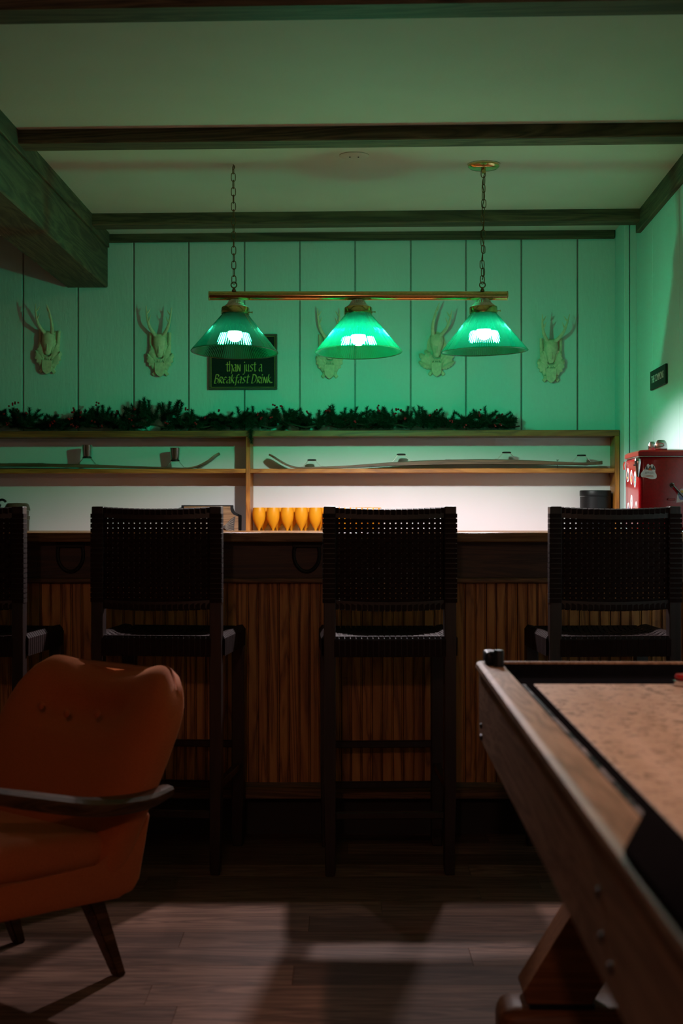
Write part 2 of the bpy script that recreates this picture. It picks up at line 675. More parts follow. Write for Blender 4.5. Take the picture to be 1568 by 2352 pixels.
wall_right = room_obj('wall_right', MB().box((XR + 0.012, YF, 0), (XR + 0.1, 0.1, CEIL)), 'groove_dark', 'pale grooved plank wall at the right of the bar', None, 'structure')
ys = [-0.28, -0.69, -1.285, -1.88] + [-1.88 - 0.6 * k for k in range(1, 13)]
ys[-1] = YF
for b, a in zip(ys, ys[1:]):
    MB().box((0, 0.0025, 0), (0.013, b - a - 0.0025, CEIL - 0.001), 0.0015, 1).build('wall_plank', 'wall_paint', wall_right, False, loc=(XR, a, 0))
room_obj('wall_left', MB().box((XL - 0.1, YF, 0), (XL, 0.1, CEIL)), 'dark_room_paint', 'dark wall at the left end of the room', None, 'structure')
room_obj('wall_front', MB().box((XL - 0.1, YF - 0.1, 0), (XR + 0.1, YF, CEIL)), 'dark_room_paint', 'dark wall on the near side of the room', None, 'structure')

# pilaster and casing in the right corner
pil = MB().box((1.335, -0.28, 0), (XR + 0.012, 0.0, CEIL))
room_obj('wall_corner', pil, 'wall_paint', 'narrow pale wall return in the right corner', None, 'structure')
room_obj('trim_1', MB().box((1.308, -0.285, 0), (1.331, 0.0, CEIL), 0.002, 1), 'wall_paint', 'narrow pale vertical casing strip beside the shelf', None, 'structure')

# ceiling timber
zc = CEIL
def beam(name, y0, y1, th, label, x0=-1.19, x1=XR):
    room_obj(name, MB().box((x0, y0, zc - th), (x1, y1, zc + 0.01), 0.004, 1), 'beam_wood', label, None, 'structure')
beam('trim_2', -0.022, 0.0, 0.040, 'thin dark wooden cornice along the top of the back wall', -1.19, 1.306)
beam('trim_3', -0.495, -0.385, 0.052, 'dark knotty ceiling beam nearest the back wall')
beam('trim_4', -1.895, -1.785, 0.048, 'dark ceiling beam in front of the green lamp')
beam('trim_5', -3.23, -3.115, 0.052, 'dark ceiling beam along the top edge of the picture')
room_obj('trim_6', MB().box((XR - 0.022, YF, zc - 0.088), (XR + 0.012, -0.385, zc + 0.01), 0.003, 1), 'beam_wood_y', 'dark wooden ledger along the top of the right wall', None, 'structure')
lb = MB().box((-0.20, -8.6, 2.236), (0.0, 0.03, zc + 0.01), 0.006, 1).box((0.0, -8.6, 2.425), (0.012, 0.0, zc + 0.005), 0.002, 1)
o = lb.build('trim_7', 'beam_wood_y', None, False)
o.location = (-1.131, 6.86, 0)
o.rotation_euler = (0, 0, -math.atan2(0.02, 2.06))
tag(o, 'thick dark wooden main beam at the upper left', None, None, 'structure')

# ------------------------------------------------------------------ back shelf
SF = -0.165                      # shelf front in room y
z_top1 = onwall(1000, 988, SF)[1]
z_top0 = onwall(1000, 1002, SF)[1]
z_mid1 = onwall(900, 1076, SF)[1]
z_mid0 = onwall(900, 1086, SF)[1]
Z_BASE = 0.985
shelf = thing('wall_shelf', 'long honey-coloured wooden shelf unit with white back along the wall', 'shelf', room(0, 0, 0), -PHI)
xu = onwall(564, 1050, SF)[0]
xu2 = onwall(574, 1050, SF)[0]
SXL, SXR = XL + 0.02, 1.305
MB().box((SXL, SF, z_top0), (SXR, -0.006, z_top1), 0.002, 1).build('top_board', 'shelf_wood_dim', shelf, False)
MB().box((SXL, SF + 0.002, z_mid0), (xu - 0.0, -0.012, z_mid1), 0.002, 1).build('middle_board', 'shelf_wood', shelf, False)
MB().box((xu2, SF + 0.002, z_mid0), (SXR - 0.022, -0.012, z_mid1), 0.002, 1).build('middle_board', 'shelf_wood', shelf, False)
MB().box((xu, SF + 0.001, Z_BASE), (xu2, -0.012, z_top0), 0.002, 1).build('upright', 'shelf_wood_z', shelf, False)
MB().box((SXR - 0.022, SF + 0.001, Z_BASE), (SXR, -0.006, z_top0), 0.002, 1).build('upright', 'shelf_wood_z', shelf, False)
MB().box((SXL, SF - 0.14, Z_BASE - 0.03), (SXR, -0.006, Z_BASE), 0.002, 1).build('base_board', 'shelf_wood', shelf, False)
MB().box((SXL, -0.012, Z_BASE), (SXR - 0.022, -0.006, z_top0)).build('back_panel', 'panel_paint', shelf, False)
cb = MB().box((SXL, SF - 0.12, 0.08), (SXR, -0.006, Z_BASE - 0.03))
cb.box((SXL, SF - 0.06, 0.0), (SXR, -0.006, 0.08))
cb.build('base_cabinet', 'bar_trim_wood', shelf, False)

# ------------------------------------------------------------------ bar
BAR_D = 5.02
bar = thing('bar_counter', 'dark bar front clad in narrow brown beadboard behind the stools', 'bar', (0, BAR_D, 0))
BX0, BX1 = -2.3, 1.25
MB().box((BX0, 0.012, 0.144), (BX1, 0.40, 1.045)).build('body', 'bar_trim_wood', bar, False)
MB().box((BX0, 0.06, 0.0), (BX1, 0.38, 0.144)).build('toe_kick', 'toe_black', bar, False)
zb0, zb1 = 0.19, 0.905
bw = 0.0365
bead = MB().box((0.0012, 0.0, 0), (bw - 0.0065, 0.013, zb1 - zb0), 0.0012, 1)
bead.tube([(bw - 0.0032, 0.005, 0), (bw - 0.0032, 0.005, zb1 - zb0)], 0.0026, 6)
bead_me = bead.mesh('plank', False)
bead_me.materials.append(MATS['bead_wood'])
n_b = int((BX1 - BX0) / bw)
for i in range(n_b):
    put('beadboard_plank', bead_me, None, bar, (BX0 + i * bw, -0.001, zb0))
MB().box((BX0, -0.004, 0.905), (BX1, 0.012, 1.045), 0.001, 1).build('header_board', 'header_wood_shaded', bar, False)
MB().box((BX0, -0.026, 0.900), (BX1, 0.0, 0.918), 0.005, 2).build('cap_moulding', 'bar_trim_wood', bar, False)
MB().prism([(-0.028, 0.144), (0.012, 0.144), (0.012, 0.196), (-0.004, 0.196), (-0.014, 0.182), (-0.028, 0.174)], BX0, BX1, 'yz').build('base_moulding', 'bar_trim_wood', bar, False)
top = MB().box((BX0, -0.075, 1.045), (BX1, 0.44, 1.0785), 0.005, 2).build('bar_worktop', 'counter_wood', None, False, loc=(0, BAR_D, 0))
tag(top, 'long brown wooden bar top running across the picture', 'counter')


def horseshoe(px, label):
    o = thing('bag_hook', label, 'hook', (at(px, 1283, BAR_D).x, BAR_D - 0.012, 0.0), 0, 'iron hooks under the bar top')
    pts = [(-0.040, 0, 1.035), (-0.045, 0, 1.005), (-0.040, 0, 0.972), (-0.022, 0, 0.948), (0, 0, 0.940), (0.022, 0, 0.948), (0.040, 0, 0.972), (0.045, 0, 1.005), (0.040, 0, 1.035)]
    MB().tube(smooth_path(pts, 4), 0.0065, 8).build('loop', 'black_iron', o)
    MB().box((-0.05, -0.006, 1.025), (0.05, 0.006, 1.0445), 0.002, 1).build('mount', 'black_iron', o, False)


horseshoe(704, 'dark iron loop hook under the bar top left of the middle stool')
horseshoe(163, 'dark iron loop hook under the bar top between the two left stools')

# ------------------------------------------------------------------ bar stools
NV, NH, NS = 20, 18, 18
SPX, SPZ = 0.0184, 0.0166
ZB0, ZB1 = 0.860, 1.163          # backrest
SEAT_Z = 0.752


def bow(x):
    return -0.016 * (1 - (x / 0.19) ** 2)


def dip(x):
    return -0.007 * (1 - (x / 0.19) ** 2)


stool_meshes = {}


def mesh_of(key, fn, mat):
    if key not in stool_meshes:
        me = fn()
        me.materials.append(MATS[mat])
        stool_meshes[key] = me
    return stool_meshes[key]


def hstrap(par):
    y0 = -0.2
    p = [(-0.186, y0 + 0.024), (-0.208, y0 + 0.0235), (-0.2125, y0 + 0.0), (-0.2115, y0 - 0.0225), (-0.19, y0 - 0.0235), (-0.174, y0 - 0.020)]
    for i in range(NV * 2 - 1):
        x = (i / 2 - (NV - 1) / 2) * SPX * 0.97
        s = 0 if i % 2 else (1 if (i // 2 + par) % 2 else -1)
        p.append((x, y0 + bow(x) + 0.0022 * s))
    p += [(-a, b) for a, b in p[:6][::-1]]
    return MB().strip([(a, b, 0) for a, b in p], (0, 0, 1), 0.0064, 0.0018).mesh('back_strap', True, 0.5)


def vstrap(par):
    p = [(0.010, ZB0 - 0.006), (0.0, ZB0 - 0.017), (-0.012, ZB0 - 0.014), (-0.009, ZB0 + 0.004)]
    zz = ZB0 + 0.012
    for i in range(NH * 2 - 1):
        z = zz + i / 2 * 0.0158
        s = 0 if i % 2 else (-1 if (i // 2 + par) % 2 else 1)
        p.append((0.0022 * s, z))
    p += [(-0.012, ZB1 - 0.012), (-0.013, ZB1 + 0.001), (0.0, ZB1 + 0.004), (0.013, ZB1 + 0.001), (0.012, ZB1 - 0.024)]
    return MB().strip([(0, a - 0.2, b) for a, b in p], (1, 0, 0), 0.0071, 0.0018).mesh('back_strap', True, 0.5)


def sy_strap(par, x):
    """seat strap running front to back; the seat sags along its middle"""
    d = -0.016 * (1 - (x / 0.19) ** 2)
    p = [(-0.222, 0.692), (-0.2225, 0.745), (-0.212, SEAT_Z + 0.004), (-0.196, SEAT_Z + 0.004)]
    for i in range(NS * 2 - 1):
        y = -0.18 + i / 2 * 0.36 / (NS - 1)
        s = 0 if i % 2 else (1 if (i // 2 + par) % 2 else -1)
        k = min(1.0, (0.19 - abs(y)) / 0.06)
        p.append((y, SEAT_Z + d * k + 0.0018 * s))
    p += [(0.196, SEAT_Z + 0.004), (0.212, SEAT_Z + 0.004), (0.2225, 0.745), (0.222, 0.692)]
    return MB().strip([(0, a, b) for a, b in p], (1, 0, 0), 0.0074, 0.0018).mesh('seat_strap', True, 0.5)


def sx_strap(par):
    p = [(-0.2155, 0.692), (-0.2165, 0.748), (-0.206, SEAT_Z + 0.010), (-0.188, SEAT_Z + 0.007)]
    for i in range(NV * 2 - 1):
        x = (i / 2 - (NV - 1) / 2) * SPX * 0.97
        s = 0 if i % 2 else (-1 if (i // 2 + par) % 2 else 1)
        p.append((x, SEAT_Z - 0.016 * (1 - (x / 0.19) ** 2) + 0.0018 * s))
    p += [(-a, b) for a, b in p[:4][::-1]]
    return MB().strip([(a, 0, b) for a, b in p], (0, 1, 0), 0.0085, 0.0018).mesh('seat_strap', True, 0.5)


def make_stool():
    t = thing('bar_stool', 'x', 'stool', group='woven bar stools along the bar')
    for s in (-1, 1):
        # rear leg and back post in one, narrowing at the foot
        MB().prism([(s * 0.172, 0.02), (s * 0.172, 1.168), (s * 0.2095, 1.168), (s * 0.2095, 0.30), (s * 0.204, 0.0), (s * 0.176, 0.0)], -0.2205, -0.1795, 'xz', 0.003).build('back_leg', 'stool_wood', t, False)
        MB().prism([(s * 0.170, 0.02), (s * 0.170, 0.742), (s * 0.212, 0.742), (s * 0.212, 0.30), (s * 0.207, 0.0), (s * 0.174, 0.0)], 0.178, 0.220, 'xz', 0.003).build('front_leg', 'stool_wood', t, False)
        MB().box((s * 0.189 - 0.011, -0.18, 0.262), (s * 0.189 + 0.011, 0.18, 0.286), 0.002, 1).build('side_stretcher', 'stool_wood', t, False)
        MB().box((s * 0.196 - 0.0165, -0.18, 0.692), (s * 0.196 + 0.0165, 0.18, 0.749), 0.003, 1).build('seat_rail', 'stool_wood', t, False)
    for y, z0, z1 in ((-0.2, 0.178, 0.200), (0.2, 0.198, 0.220), (0.2, 0.338, 0.361)):
        MB().box((-0.172, y - 0.011, z0), (0.172, y + 0.011, z1), 0.002, 1).build('stretcher', 'stool_wood', t, False)
    for y in (-0.2, 0.2):
        MB().box((-0.172, y - 0.018, 0.692), (0.172, y + 0.018, 0.750), 0.003, 1).build('seat_rail', 'stool_wood', t, False)
    # curved top and bottom rail of the back
    for nm, z0, z1 in (('top_rail', ZB1 - 0.030, ZB1), ('bottom_rail', ZB0 - 0.013, ZB0 + 0.012)):
        m = MB()
        rings = []
        for i in range(13):
            x = -0.174 + i * 0.348 / 12
            y = -0.2 + bow(x)
            d = dip(x)
            rings.append([m.bm.verts.new((x, y + a, z + d)) for a, z in ((-0.010, z0), (0.010, z0), (0.010, z1), (-0.010, z1))])
        for A, B in zip(rings, rings[1:]):
            for i in range(4):
                m.bm.faces.new([A[i], A[(i + 1) % 4], B[(i + 1) % 4], B[i]])
        m.bm.faces.new(rings[0])
        m.bm.faces.new(rings[-1][::-1])
        m.build(nm, 'stool_wood', t, False)
    for i in range(NV - 1 + 1):
        x = (i - (NV - 1) / 2) * SPX * 0.97
        put('back_strap', mesh_of(('v', i % 2), lambda: vstrap(i % 2), 'leather_strap'), None, t, (x, bow(x), dip(x)))
        put('seat_strap', mesh_of(('sy', i), lambda: sy_strap(i % 2, x), 'leather_strap'), None, t, (x, 0, 0))
    for j in range(NH):
        put('back_strap', mesh_of(('h', j % 2), lambda: hstrap(j % 2), 'leather_strap'), None, t, (0, 0, ZB0 + 0.012 + j * 0.0158 - 0.0025))
    for j in range(NS):
        put('seat_strap', mesh_of(('sx', j % 2), lambda: sx_strap(j % 2), 'leather_strap'), None, t, (0, -0.18 + j * 0.36 / (NS - 1), 0))
    return t


stool0 = make_stool()
stool0.location = (0.146, 4.71, 0)
stool0.rotation_euler = (0, 0, math.radians(2))
stool0['label'] = 'dark woven-leather bar stool in the middle, in front of the orange glasses'
for (x, y, a, lab) in ((-0.566, 4.735, -6, 'dark woven-leather bar stool standing behind the orange armchair'),
                       (0.856, 4.72, 3, 'dark woven-leather bar stool at the far end of the game table'),
                       (-1.192, 4.727, -5.5, 'dark woven-leather bar stool cut off by the left edge')):
    c = copy_tree(stool0)
    c.location = (x, y, 0)
    c.rotation_euler = (0, 0, math.radians(a))
    c['label'] = lab

# ------------------------------------------------------------------ the green bar lamp
LD = 5.5
def lz(py):
    return EYE + (CY - py) * LD / F
def lx(px):
    return (px - CX) * LD / F


rod_z = lz(679.5)
lamp = thing('pendant_lamp', 'brass bar pendant lamp with three green ribbed glass shades', 'lamp', (lx(822), LD, 0))
ox = lx(822)
rx0, rx1 = lx(479) - ox, lx(1166) - ox
rod = MB()
rm = Matrix.Translation((rx0, 0, rod_z)) @ Matrix.Rotation(math.pi / 2, 4, 'Y')
rod.lathe([(0.0165, 0), (0.0172, 0.003), (0.0172, rx1 - rx0 - 0.003), (0.0165, rx1 - rx0)], 36, True, rm)
rod.build('rod', 'brass', lamp)
for xe in (rx0, rx1 - 0.004):
    rod2 = MB().lathe([(0.0178, 0), (0.0183, 0.001), (0.0183, 0.003), (0.0178, 0.004)], 36, True, Matrix.Translation((xe, 0, rod_z)) @ Matrix.Rotation(math.pi / 2, 4, 'Y'))
    rod2.build('end_cap', 'brass_dull', lamp)


def shade_mesh(kind):
    NR, SUB = 120, 5
    m = MB()
    prof = [(0.048, 0.0), (0.050, -0.006), (0.167, -0.150), (0.1685, -0.154)]
    n = NR * SUB
    rings = []
    # outer wall smooth, inner wall with prismatic ribs
    for side in (0, 1):
        seq = prof if side == 0 else prof[::-1]
        for (r, z) in seq:
            ring = []
            for i in range(n):
                a = 2 * math.pi * i / n
                rr = r if side == 0 else r - 0.0022 - 0.0300 * r * (0.5 - 0.5 * math.cos(a * NR))
                ring.append(m.bm.verts.new((rr * math.cos(a), rr * math.sin(a), z)))
            rings.append(ring)
    for A, B in zip(rings, rings[1:] + rings[:1]):
        for i in range(n):
            j = (i + 1) % n
            m.bm.faces.new([A[i], A[j], B[j], B[i]])
    me = m.mesh('shade', True, 1.3)
    me.materials.append(MATS['green_glass_' + kind])
    me.materials.append(MATS['green_glass_ribs_' + kind])
    for p in me.polygons:
        c = p.center
        if p.normal.x * c.x + p.normal.y * c.y < 0:
            p.material_index = 1
    return me


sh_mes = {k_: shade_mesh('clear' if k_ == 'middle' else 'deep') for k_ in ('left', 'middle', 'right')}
rim_me = MB().tube([(0.1672 * math.cos(2 * math.pi * i / 64), 0.1672 * math.sin(2 * math.pi * i / 64), -0.1535) for i in range(64)], 0.0021, 6, True).mesh('rim')
rim_me.materials.append(MATS['green_glass_deep'])
collar_me = MB().lathe([(0.050, -0.014), (0.0545, -0.012), (0.0545, 0.010), (0.0525, 0.013), (0.020, 0.014), (0.0, 0.014)], 40, False).mesh('collar')
collar_me.materials.append(MATS['brass'])
cm = MB()
prof = [(0.044, 0.013), (0.044, 0.018), (0.036, 0.024), (0.032, 0.027), (0.027, 0.034), (0.019, 0.041), (0.010, 0.045), (0.0, 0.046)]
cm.lathe(prof, 40, True)
for k in range(22):
    a = 2 * math.pi * k / 22
    cm.tube([(0.031 * math.cos(a), 0.031 * math.sin(a), 0.0275), (0.026 * math.cos(a), 0.026 * math.sin(a), 0.036), (0.016 * math.cos(a), 0.016 * math.sin(a), 0.0435)], 0.0022, 5)
cap_me = cm.mesh('socket_cap')
cap_me.materials.append(MATS['socket_cream'])
dome_prof = [(0.0, -0.031)] + [(0.029 * math.sin(t), -0.002 - 0.029 * math.cos(t)) for t in [math.pi * k / 16 for k in range(2, 11, 2)]]
bulb_mes = {}
for k_ in ('left', 'middle', 'right'):
    bulb_mes[k_] = MB().lathe(dome_prof, 12, False).mesh('bulb')
    bulb_mes[k_].materials.append(MATS['bulb_glow_' + k_])
neck_me = MB().lathe([(0.0285, 0.0095), (0.026, 0.018), (0.020, 0.030), (0.014, 0.042), (0.0, 0.043)], 16, False).mesh('bulb_neck')
neck_me.materials.append(MATS['bulb_white'])
sock_me = MB().lathe([(0.0, 0.030), (0.015, 0.030), (0.017, 0.034), (0.019, 0.085), (0.0, 0.086)], 20).mesh('socket')
sock_me.materials.append(MATS['old_brass'])
screw_me = MB().tube([(0.052, 0, -0.004), (0.066, 0, -0.004)], 0.0022, 6).lathe([(0, 0), (0.004, 0), (0.004, 0.003), (0, 0.003)], 10, True, Matrix.Translation((0.064, 0, -0.004)) @ Matrix.Rotation(math.pi / 2, 4, 'Y')).mesh('thumb_screw')
screw_me.materials.append(MATS['brass_dull'])

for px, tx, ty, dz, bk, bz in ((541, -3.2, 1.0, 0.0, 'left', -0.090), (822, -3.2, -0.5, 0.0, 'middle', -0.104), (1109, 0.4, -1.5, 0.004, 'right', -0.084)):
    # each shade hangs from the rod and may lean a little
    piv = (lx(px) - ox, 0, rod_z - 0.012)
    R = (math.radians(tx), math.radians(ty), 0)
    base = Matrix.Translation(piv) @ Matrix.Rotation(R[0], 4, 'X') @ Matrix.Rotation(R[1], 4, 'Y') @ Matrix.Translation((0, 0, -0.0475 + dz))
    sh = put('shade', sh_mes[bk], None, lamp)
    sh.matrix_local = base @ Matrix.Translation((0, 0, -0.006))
    sh['label'] = 'green ribbed glass cone shade'
    rm_o = put('rim', rim_me, None, sh)
    for nm, me, z in (('collar', collar_me, 0.0), ('socket_cap', cap_me, 0.0), ('thumb_screw', screw_me, 0.0)):
        c = put(nm, me, None, lamp)
        c.matrix_local = base
    c = put('socket', sock_me, None, lamp)
    c.matrix_local = base @ Matrix.Translation((0, 0, -0.076))
    c = put('bulb', bulb_mes[bk], None, lamp)
    c.matrix_local = base @ Matrix.Translation((0, 0, bz))
    c['label'] = 'lit white bulb'
    put('bulb_neck', neck_me, None, c)

# chains: every link a piece of its own
def link_mesh(h, w, r):
    pts = []
    for i in range(16):
        a = 2 * math.pi * i / 16
        x, z = math.cos(a) * w, math.sin(a) * w
        z += (h - w) * (1 if math.sin(a) > 0 else -1) if abs(math.sin(a)) > 1e-6 else 0
        pts.append((x, 0, z))
    return MB().tube(pts, r, 6, True).mesh('chain_link')


link_me = link_mesh(0.0165, 0.0085, 0.0017)
link_me.materials.append(MATS['old_brass'])
ring_me = MB().tube([(0.011 * math.cos(2 * math.pi * i / 20), 0, 0.011 * math.sin(2 * math.pi * i / 20)) for i in range(20)], 0.0026, 6, True).mesh('hang_ring')
ring_me.materials.append(MATS['old_brass'])
for px in (537, 1107.5):
    xq = lx(px) - ox
    MB().lathe([(0.008, 0.0), (0.008, 0.006), (0.005, 0.010), (0.005, 0.016), (0.0, 0.017)], 14).build('hang_stud', 'old_brass', lamp, loc=(xq, 0, rod_z + 0.0165))
    put('hang_ring', ring_me, None, lamp, (xq, 0, rod_z + 0.042))
    z = rod_z + 0.062
    k = 0
    top_z = CEIL - (0.035 if px > 800 else 0.022)
    xtop = (lx(1110.5) - ox) if px > 800 else (lx(535.5) - ox)
    n = int((top_z - z) / 0.0275)
    st = (top_z - z) / n
    for k in range(n + 1):
        f = k / n
        tw = math.radians((90 if k % 2 else 0) + 18 + (25 * math.sin(k * 1.7) if px > 800 else 4 * math.sin(k)))
        put('chain_link', link_me, None, lamp, (xq + (xtop - xq) * f + (0.002 * math.sin(k * 2.1) if px > 800 else 0), 0, z + st * k), (0, 0, tw))
    if px > 800:
        cord = [(xq + (xtop - xq) * f + 0.004 * math.sin(f * 26), 0.004 * math.cos(f * 21), z + (top_z - z) * f) for f in [i / 60 for i in range(61)]]
        MB().tube(cord, 0.0019, 6).build('cord', 'old_brass', lamp)
        MB().lathe([(0.0, -0.036), (0.007, -0.036), (0.008, -0.022), (0.030, -0.020), (0.052, -0.017), (0.0605, -0.010), (0.0615, -0.002), (0.0615, 0.0)], 48).build('canopy', 'brass', lamp, loc=(xtop, 0, CEIL))
        MB().lathe([(0.0605, -0.004), (0.0635, -0.003), (0.0635, 0.0), (0.0605, 0.0)], 48, False).build('canopy_ring', 'socket_cream', lamp, loc=(xtop, 0, CEIL))
    else:
        MB().tube([(0, 0, -0.022), (0.006, 0, -0.014), (0.004, 0, -0.006), (0, 0, -0.004), (0, 0, 0.0)], 0.0018, 6).build('ceiling_hook', 'old_brass', lamp, loc=(xtop, 0, CEIL))

# ------------------------------------------------------------------ unseen fill lamp added behind the camera
rl = thing('fill_lamp', 'warm fill lamp added unseen behind the viewer', 'lamp', (-0.3, -1.3, CEIL))
MB().lathe([(0.0, -0.03), (0.05, -0.028), (0.06, -0.012), (0.06, 0.0)], 32).build('base', 'brass_dull', rl)
ld = bpy.data.lights.new('room_fill_light', 'POINT')
ld.energy = ROOM_FILL
ld.color = (1.0, 0.52, 0.38)
ld.shadow_soft_size = 0.06
lo = bpy.data.objects.new('room_fill_light', ld)
COL.objects.link(lo)
lo.parent = rl
lo.location = (0, 0, -0.12)

# downlight over the game table, added out of view to brighten it
dl = thing('fill_spot', 'added unseen downlight over the game table', 'lamp', (1.05, 2.2, CEIL))
MB().lathe([(0.050, -0.002), (0.066, -0.004), (0.070, 0.0)], 36, False).build('trim_ring', 'brass_dull', dl)
sd = bpy.data.lights.new('fill_spot_light', 'SPOT')
sd.energy = TABLE_SPOT
sd.color = (1.0, 0.64, 0.52)
sd.spot_size = math.radians(82)
sd.spot_blend = 0.35
sd.shadow_soft_size = 0.045
so = bpy.data.objects.new('fill_spot_light', sd)
COL.objects.link(so)
so.parent = dl
so.location = (0, 0, -0.006)

# ------------------------------------------------------------------ wall signs
def nib_text(lines, bh, nib=0.17, ang=38):
    """broad-nib lettering; lines = (text, x0, z0, x-height, slant, squeeze)"""
    GL = {
        't': (0.56, [[(.05, 1.0), (.55, 1.0)], [(.3, 1.35), (.28, .2), (.4, .03), (.58, .12)]]),
        'h': (0.70, [[(.12, 1.5), (.12, 0)], [(.12, .8), (.4, 1.0), (.58, .75), (.55, .2), (.42, -.35)]]),
        'a': (0.68, [[(.1, .85), (.3, 1.0), (.5, .9), (.5, .1), (.62, 0)], [(.5, .6), (.2, .5), (.08, .25), (.22, .02), (.5, .22)]]),
        'n': (0.70, [[(.1, 0), (.1, 1)], [(.1, 1), (.33, .5), (.55, 0)], [(.55, 0), (.55, 1.0)]]),
        'j': (0.42, [[(.25, 1), (.25, -.1), (.12, -.42), (-.05, -.4)], [(.19, 1.40), (.27, 1.26)]]),
        'u': (0.70, [[(.1, 1), (.1, .3), (.25, .02), (.5, .25)], [(.5, 1), (.5, .1), (.62, 0)]]),
        's': (0.58, [[(.5, .88), (.3, 1), (.12, .8), (.3, .52), (.48, .3), (.3, .02), (.08, .12)]]),
        'B': (0.74, [[(.15, 1.4), (.1, 0)], [(.1, 1.4), (.5, 1.35), (.58, 1.05), (.2, .78)], [(.2, .78), (.6, .65), (.6, .2), (.35, 0), (.05, .02)]]),
        'r': (0.62, [[(.12, 1), (.1, 0)], [(.1, 1), (.45, .95), (.48, .65), (.15, .5)], [(.2, .5), (.4, .2), (.58, 0)]]),
        'e': (0.60, [[(.52, .88), (.3, 1), (.1, .6), (.15, .15), (.35, 0), (.55, .15)], [(.12, .55), (.45, .58)]]),
        'k': (0.64, [[(.12, 1.4), (.1, 0)], [(.5, .98), (.3, .7), (.15, .5)], [(.2, .55), (.4, .25), (.6, 0)]]),
        'f': (0.52, [[(.6, 1.3), (.42, 1.42), (.28, 1.1), (.25, -.2), (.15, -.4)], [(.08, .85), (.5, .88)]]),
        'D': (0.86, [[(.15, 1.4), (.1, 0)], [(.05, 1.4), (.5, 1.3), (.72, .8), (.5, .1), (.05, 0)]]),
        'i': (0.36, [[(.15, 1), (.13, .1), (.25, 0)], [(.11, 1.38), (.19, 1.24)]]),
        'm': (0.86, [[(.1, 1), (.1, 0)], [(.1, .8), (.3, 1), (.4, .8), (.4, 0)], [(.4, .8), (.6, 1), (.72, .8), (.72, 0)]]),
        'o': (0.64, [[(.3, 1), (.08, .6), (.12, .15), (.3, 0), (.52, .4), (.48, .85), (.3, 1)]]),
        '.': (0.28, [[(.10, .16), (.18, .02)]]), ' ': (0.38, [])}
    m = MB()
    nv = Vector((math.cos(math.radians(ang)), math.sin(math.radians(ang)))) * nib / 2
    lay = 0
    for text, x0, z0, xh, slant, sq in lines:
        pen = 0.0
        for ch in text:
            adv, strokes = GL[ch]
            for st in strokes:
                pts = smooth_path([(p[0], p[1], 0) for p in st], 5) if len(st) > 2 else [Vector((p[0], p[1], 0)) for p in st]
                rows = []
                lay += 1
                y = -bh - 0.00002 * (lay % 9)
                for p in pts:
                    for sgn in (1, -1):
                        gx, gz = p.x + sgn * nv.x, p.y + sgn * nv.y
                        rows.append(m.bm.verts.new((x0 + (pen + gx + slant * gz) * xh * sq, y, z0 + gz * xh)))
                for i in range(0, len(rows) - 2, 2):
                    m.bm.faces.new([rows[i], rows[i + 1], rows[i + 3], rows[i + 2]])
            pen += adv
    return m


def sans(text, size, mat, parent, loc, rot, name='lettering', sx=1.0):
    cu = bpy.data.curves.new('lettering', 'FONT')
    cu.body = text
    cu.size = size
    cu.align_x = 'CENTER'
    cu.align_y = 'CENTER'
    cu.extrude = 0.0003
    tmp = bpy.data.objects.new('tmp', cu)
    me = bpy.data.meshes.new_from_object(tmp)
    bpy.data.objects.remove(tmp)
    if sx != 1.0:
        me.transform(Matrix.Scale(sx, 4, (1, 0, 0)))
    me.materials.clear()
    me.materials.append(MATS[mat])
    return put(name, me, None, parent, loc, rot)


sx0, sz0 = onwall(480, 896)
sx1, sz1 = onwall(637, 768)
sw, sh_ = sx1 - sx0, sz1 - sz0
sign = thing('drink_sign', 'dark framed sign with gold lettering about a breakfast drink', 'sign', room((sx0 + sx1) / 2, -0.001, sz0), -PHI)
MB().box((-sw / 2 + 0.006, -0.014, 0.006), (sw / 2 - 0.006, 0, sh_ - 0.006), 0.001, 1).build('board', 'sign_board', sign, False)
fr = MB()
for a, b, c, d in ((-sw / 2, 0, sw / 2, 0.010), (-sw / 2, sh_ - 0.010, sw / 2, sh_), (-sw / 2, 0.010, -sw / 2 + 0.010, sh_ - 0.010), (sw / 2 - 0.010, 0.010, sw / 2, sh_ - 0.010)):
    fr.box((a, -0.02, b), (c, 0, d), 0.002, 1)
fr.build('frame', 'sign_frame', sign, False)
ln = MB()
t_, g_ = 0.0014, 0.0115
for a, b, c, d in ((-sw / 2 + g_, g_, sw / 2 - g_, g_ + t_), (-sw / 2 + g_, sh_ - g_ - t_, sw / 2 - g_, sh_ - g_), (-sw / 2 + g_, g_, -sw / 2 + g_ + t_, sh_ - g_), (sw / 2 - g_ - t_, g_, sw / 2 - g_, sh_ - g_)):
    ln.box((a, -0.0148, b), (c, -0.0135, d))
ln.build('border_line', 'sign_gold', sign, False)
px2m = sw / 157.0
def sgx(px):
    return (px - 558.5) * px2m
def sgz(py):
    return (896 - py) * px2m
tx = nib_text([('more', sgx(566), sgz(824), 14 * px2m, 0.0, 1.0), ('than just a', sgx(519), sgz(854), 15.5 * px2m, 0.0, 0.86),
               ('Breakfast Drink.', sgx(492), sgz(881), 14.2 * px2m, 0.16, 1.0)], 0.0145)
tx.build('lettering', 'sign_gold', sign, False)

cs = thing('room_sign', 'small dark green sign reading THE COMMONS on the right wall', 'sign', room(XR - 0.001, -0.87, 1.711), -PHI - math.pi / 2)
MB().box((-0.175, -0.010, -0.0405), (0.175, 0.0, 0.0405), 0.002, 1).build('board', 'commons_board', cs, False)
sans('THE COMMONS', 0.043, 'white_print', cs, (0.0, -0.0105, 0.0), (math.pi / 2, 0, 0), sx=0.9)

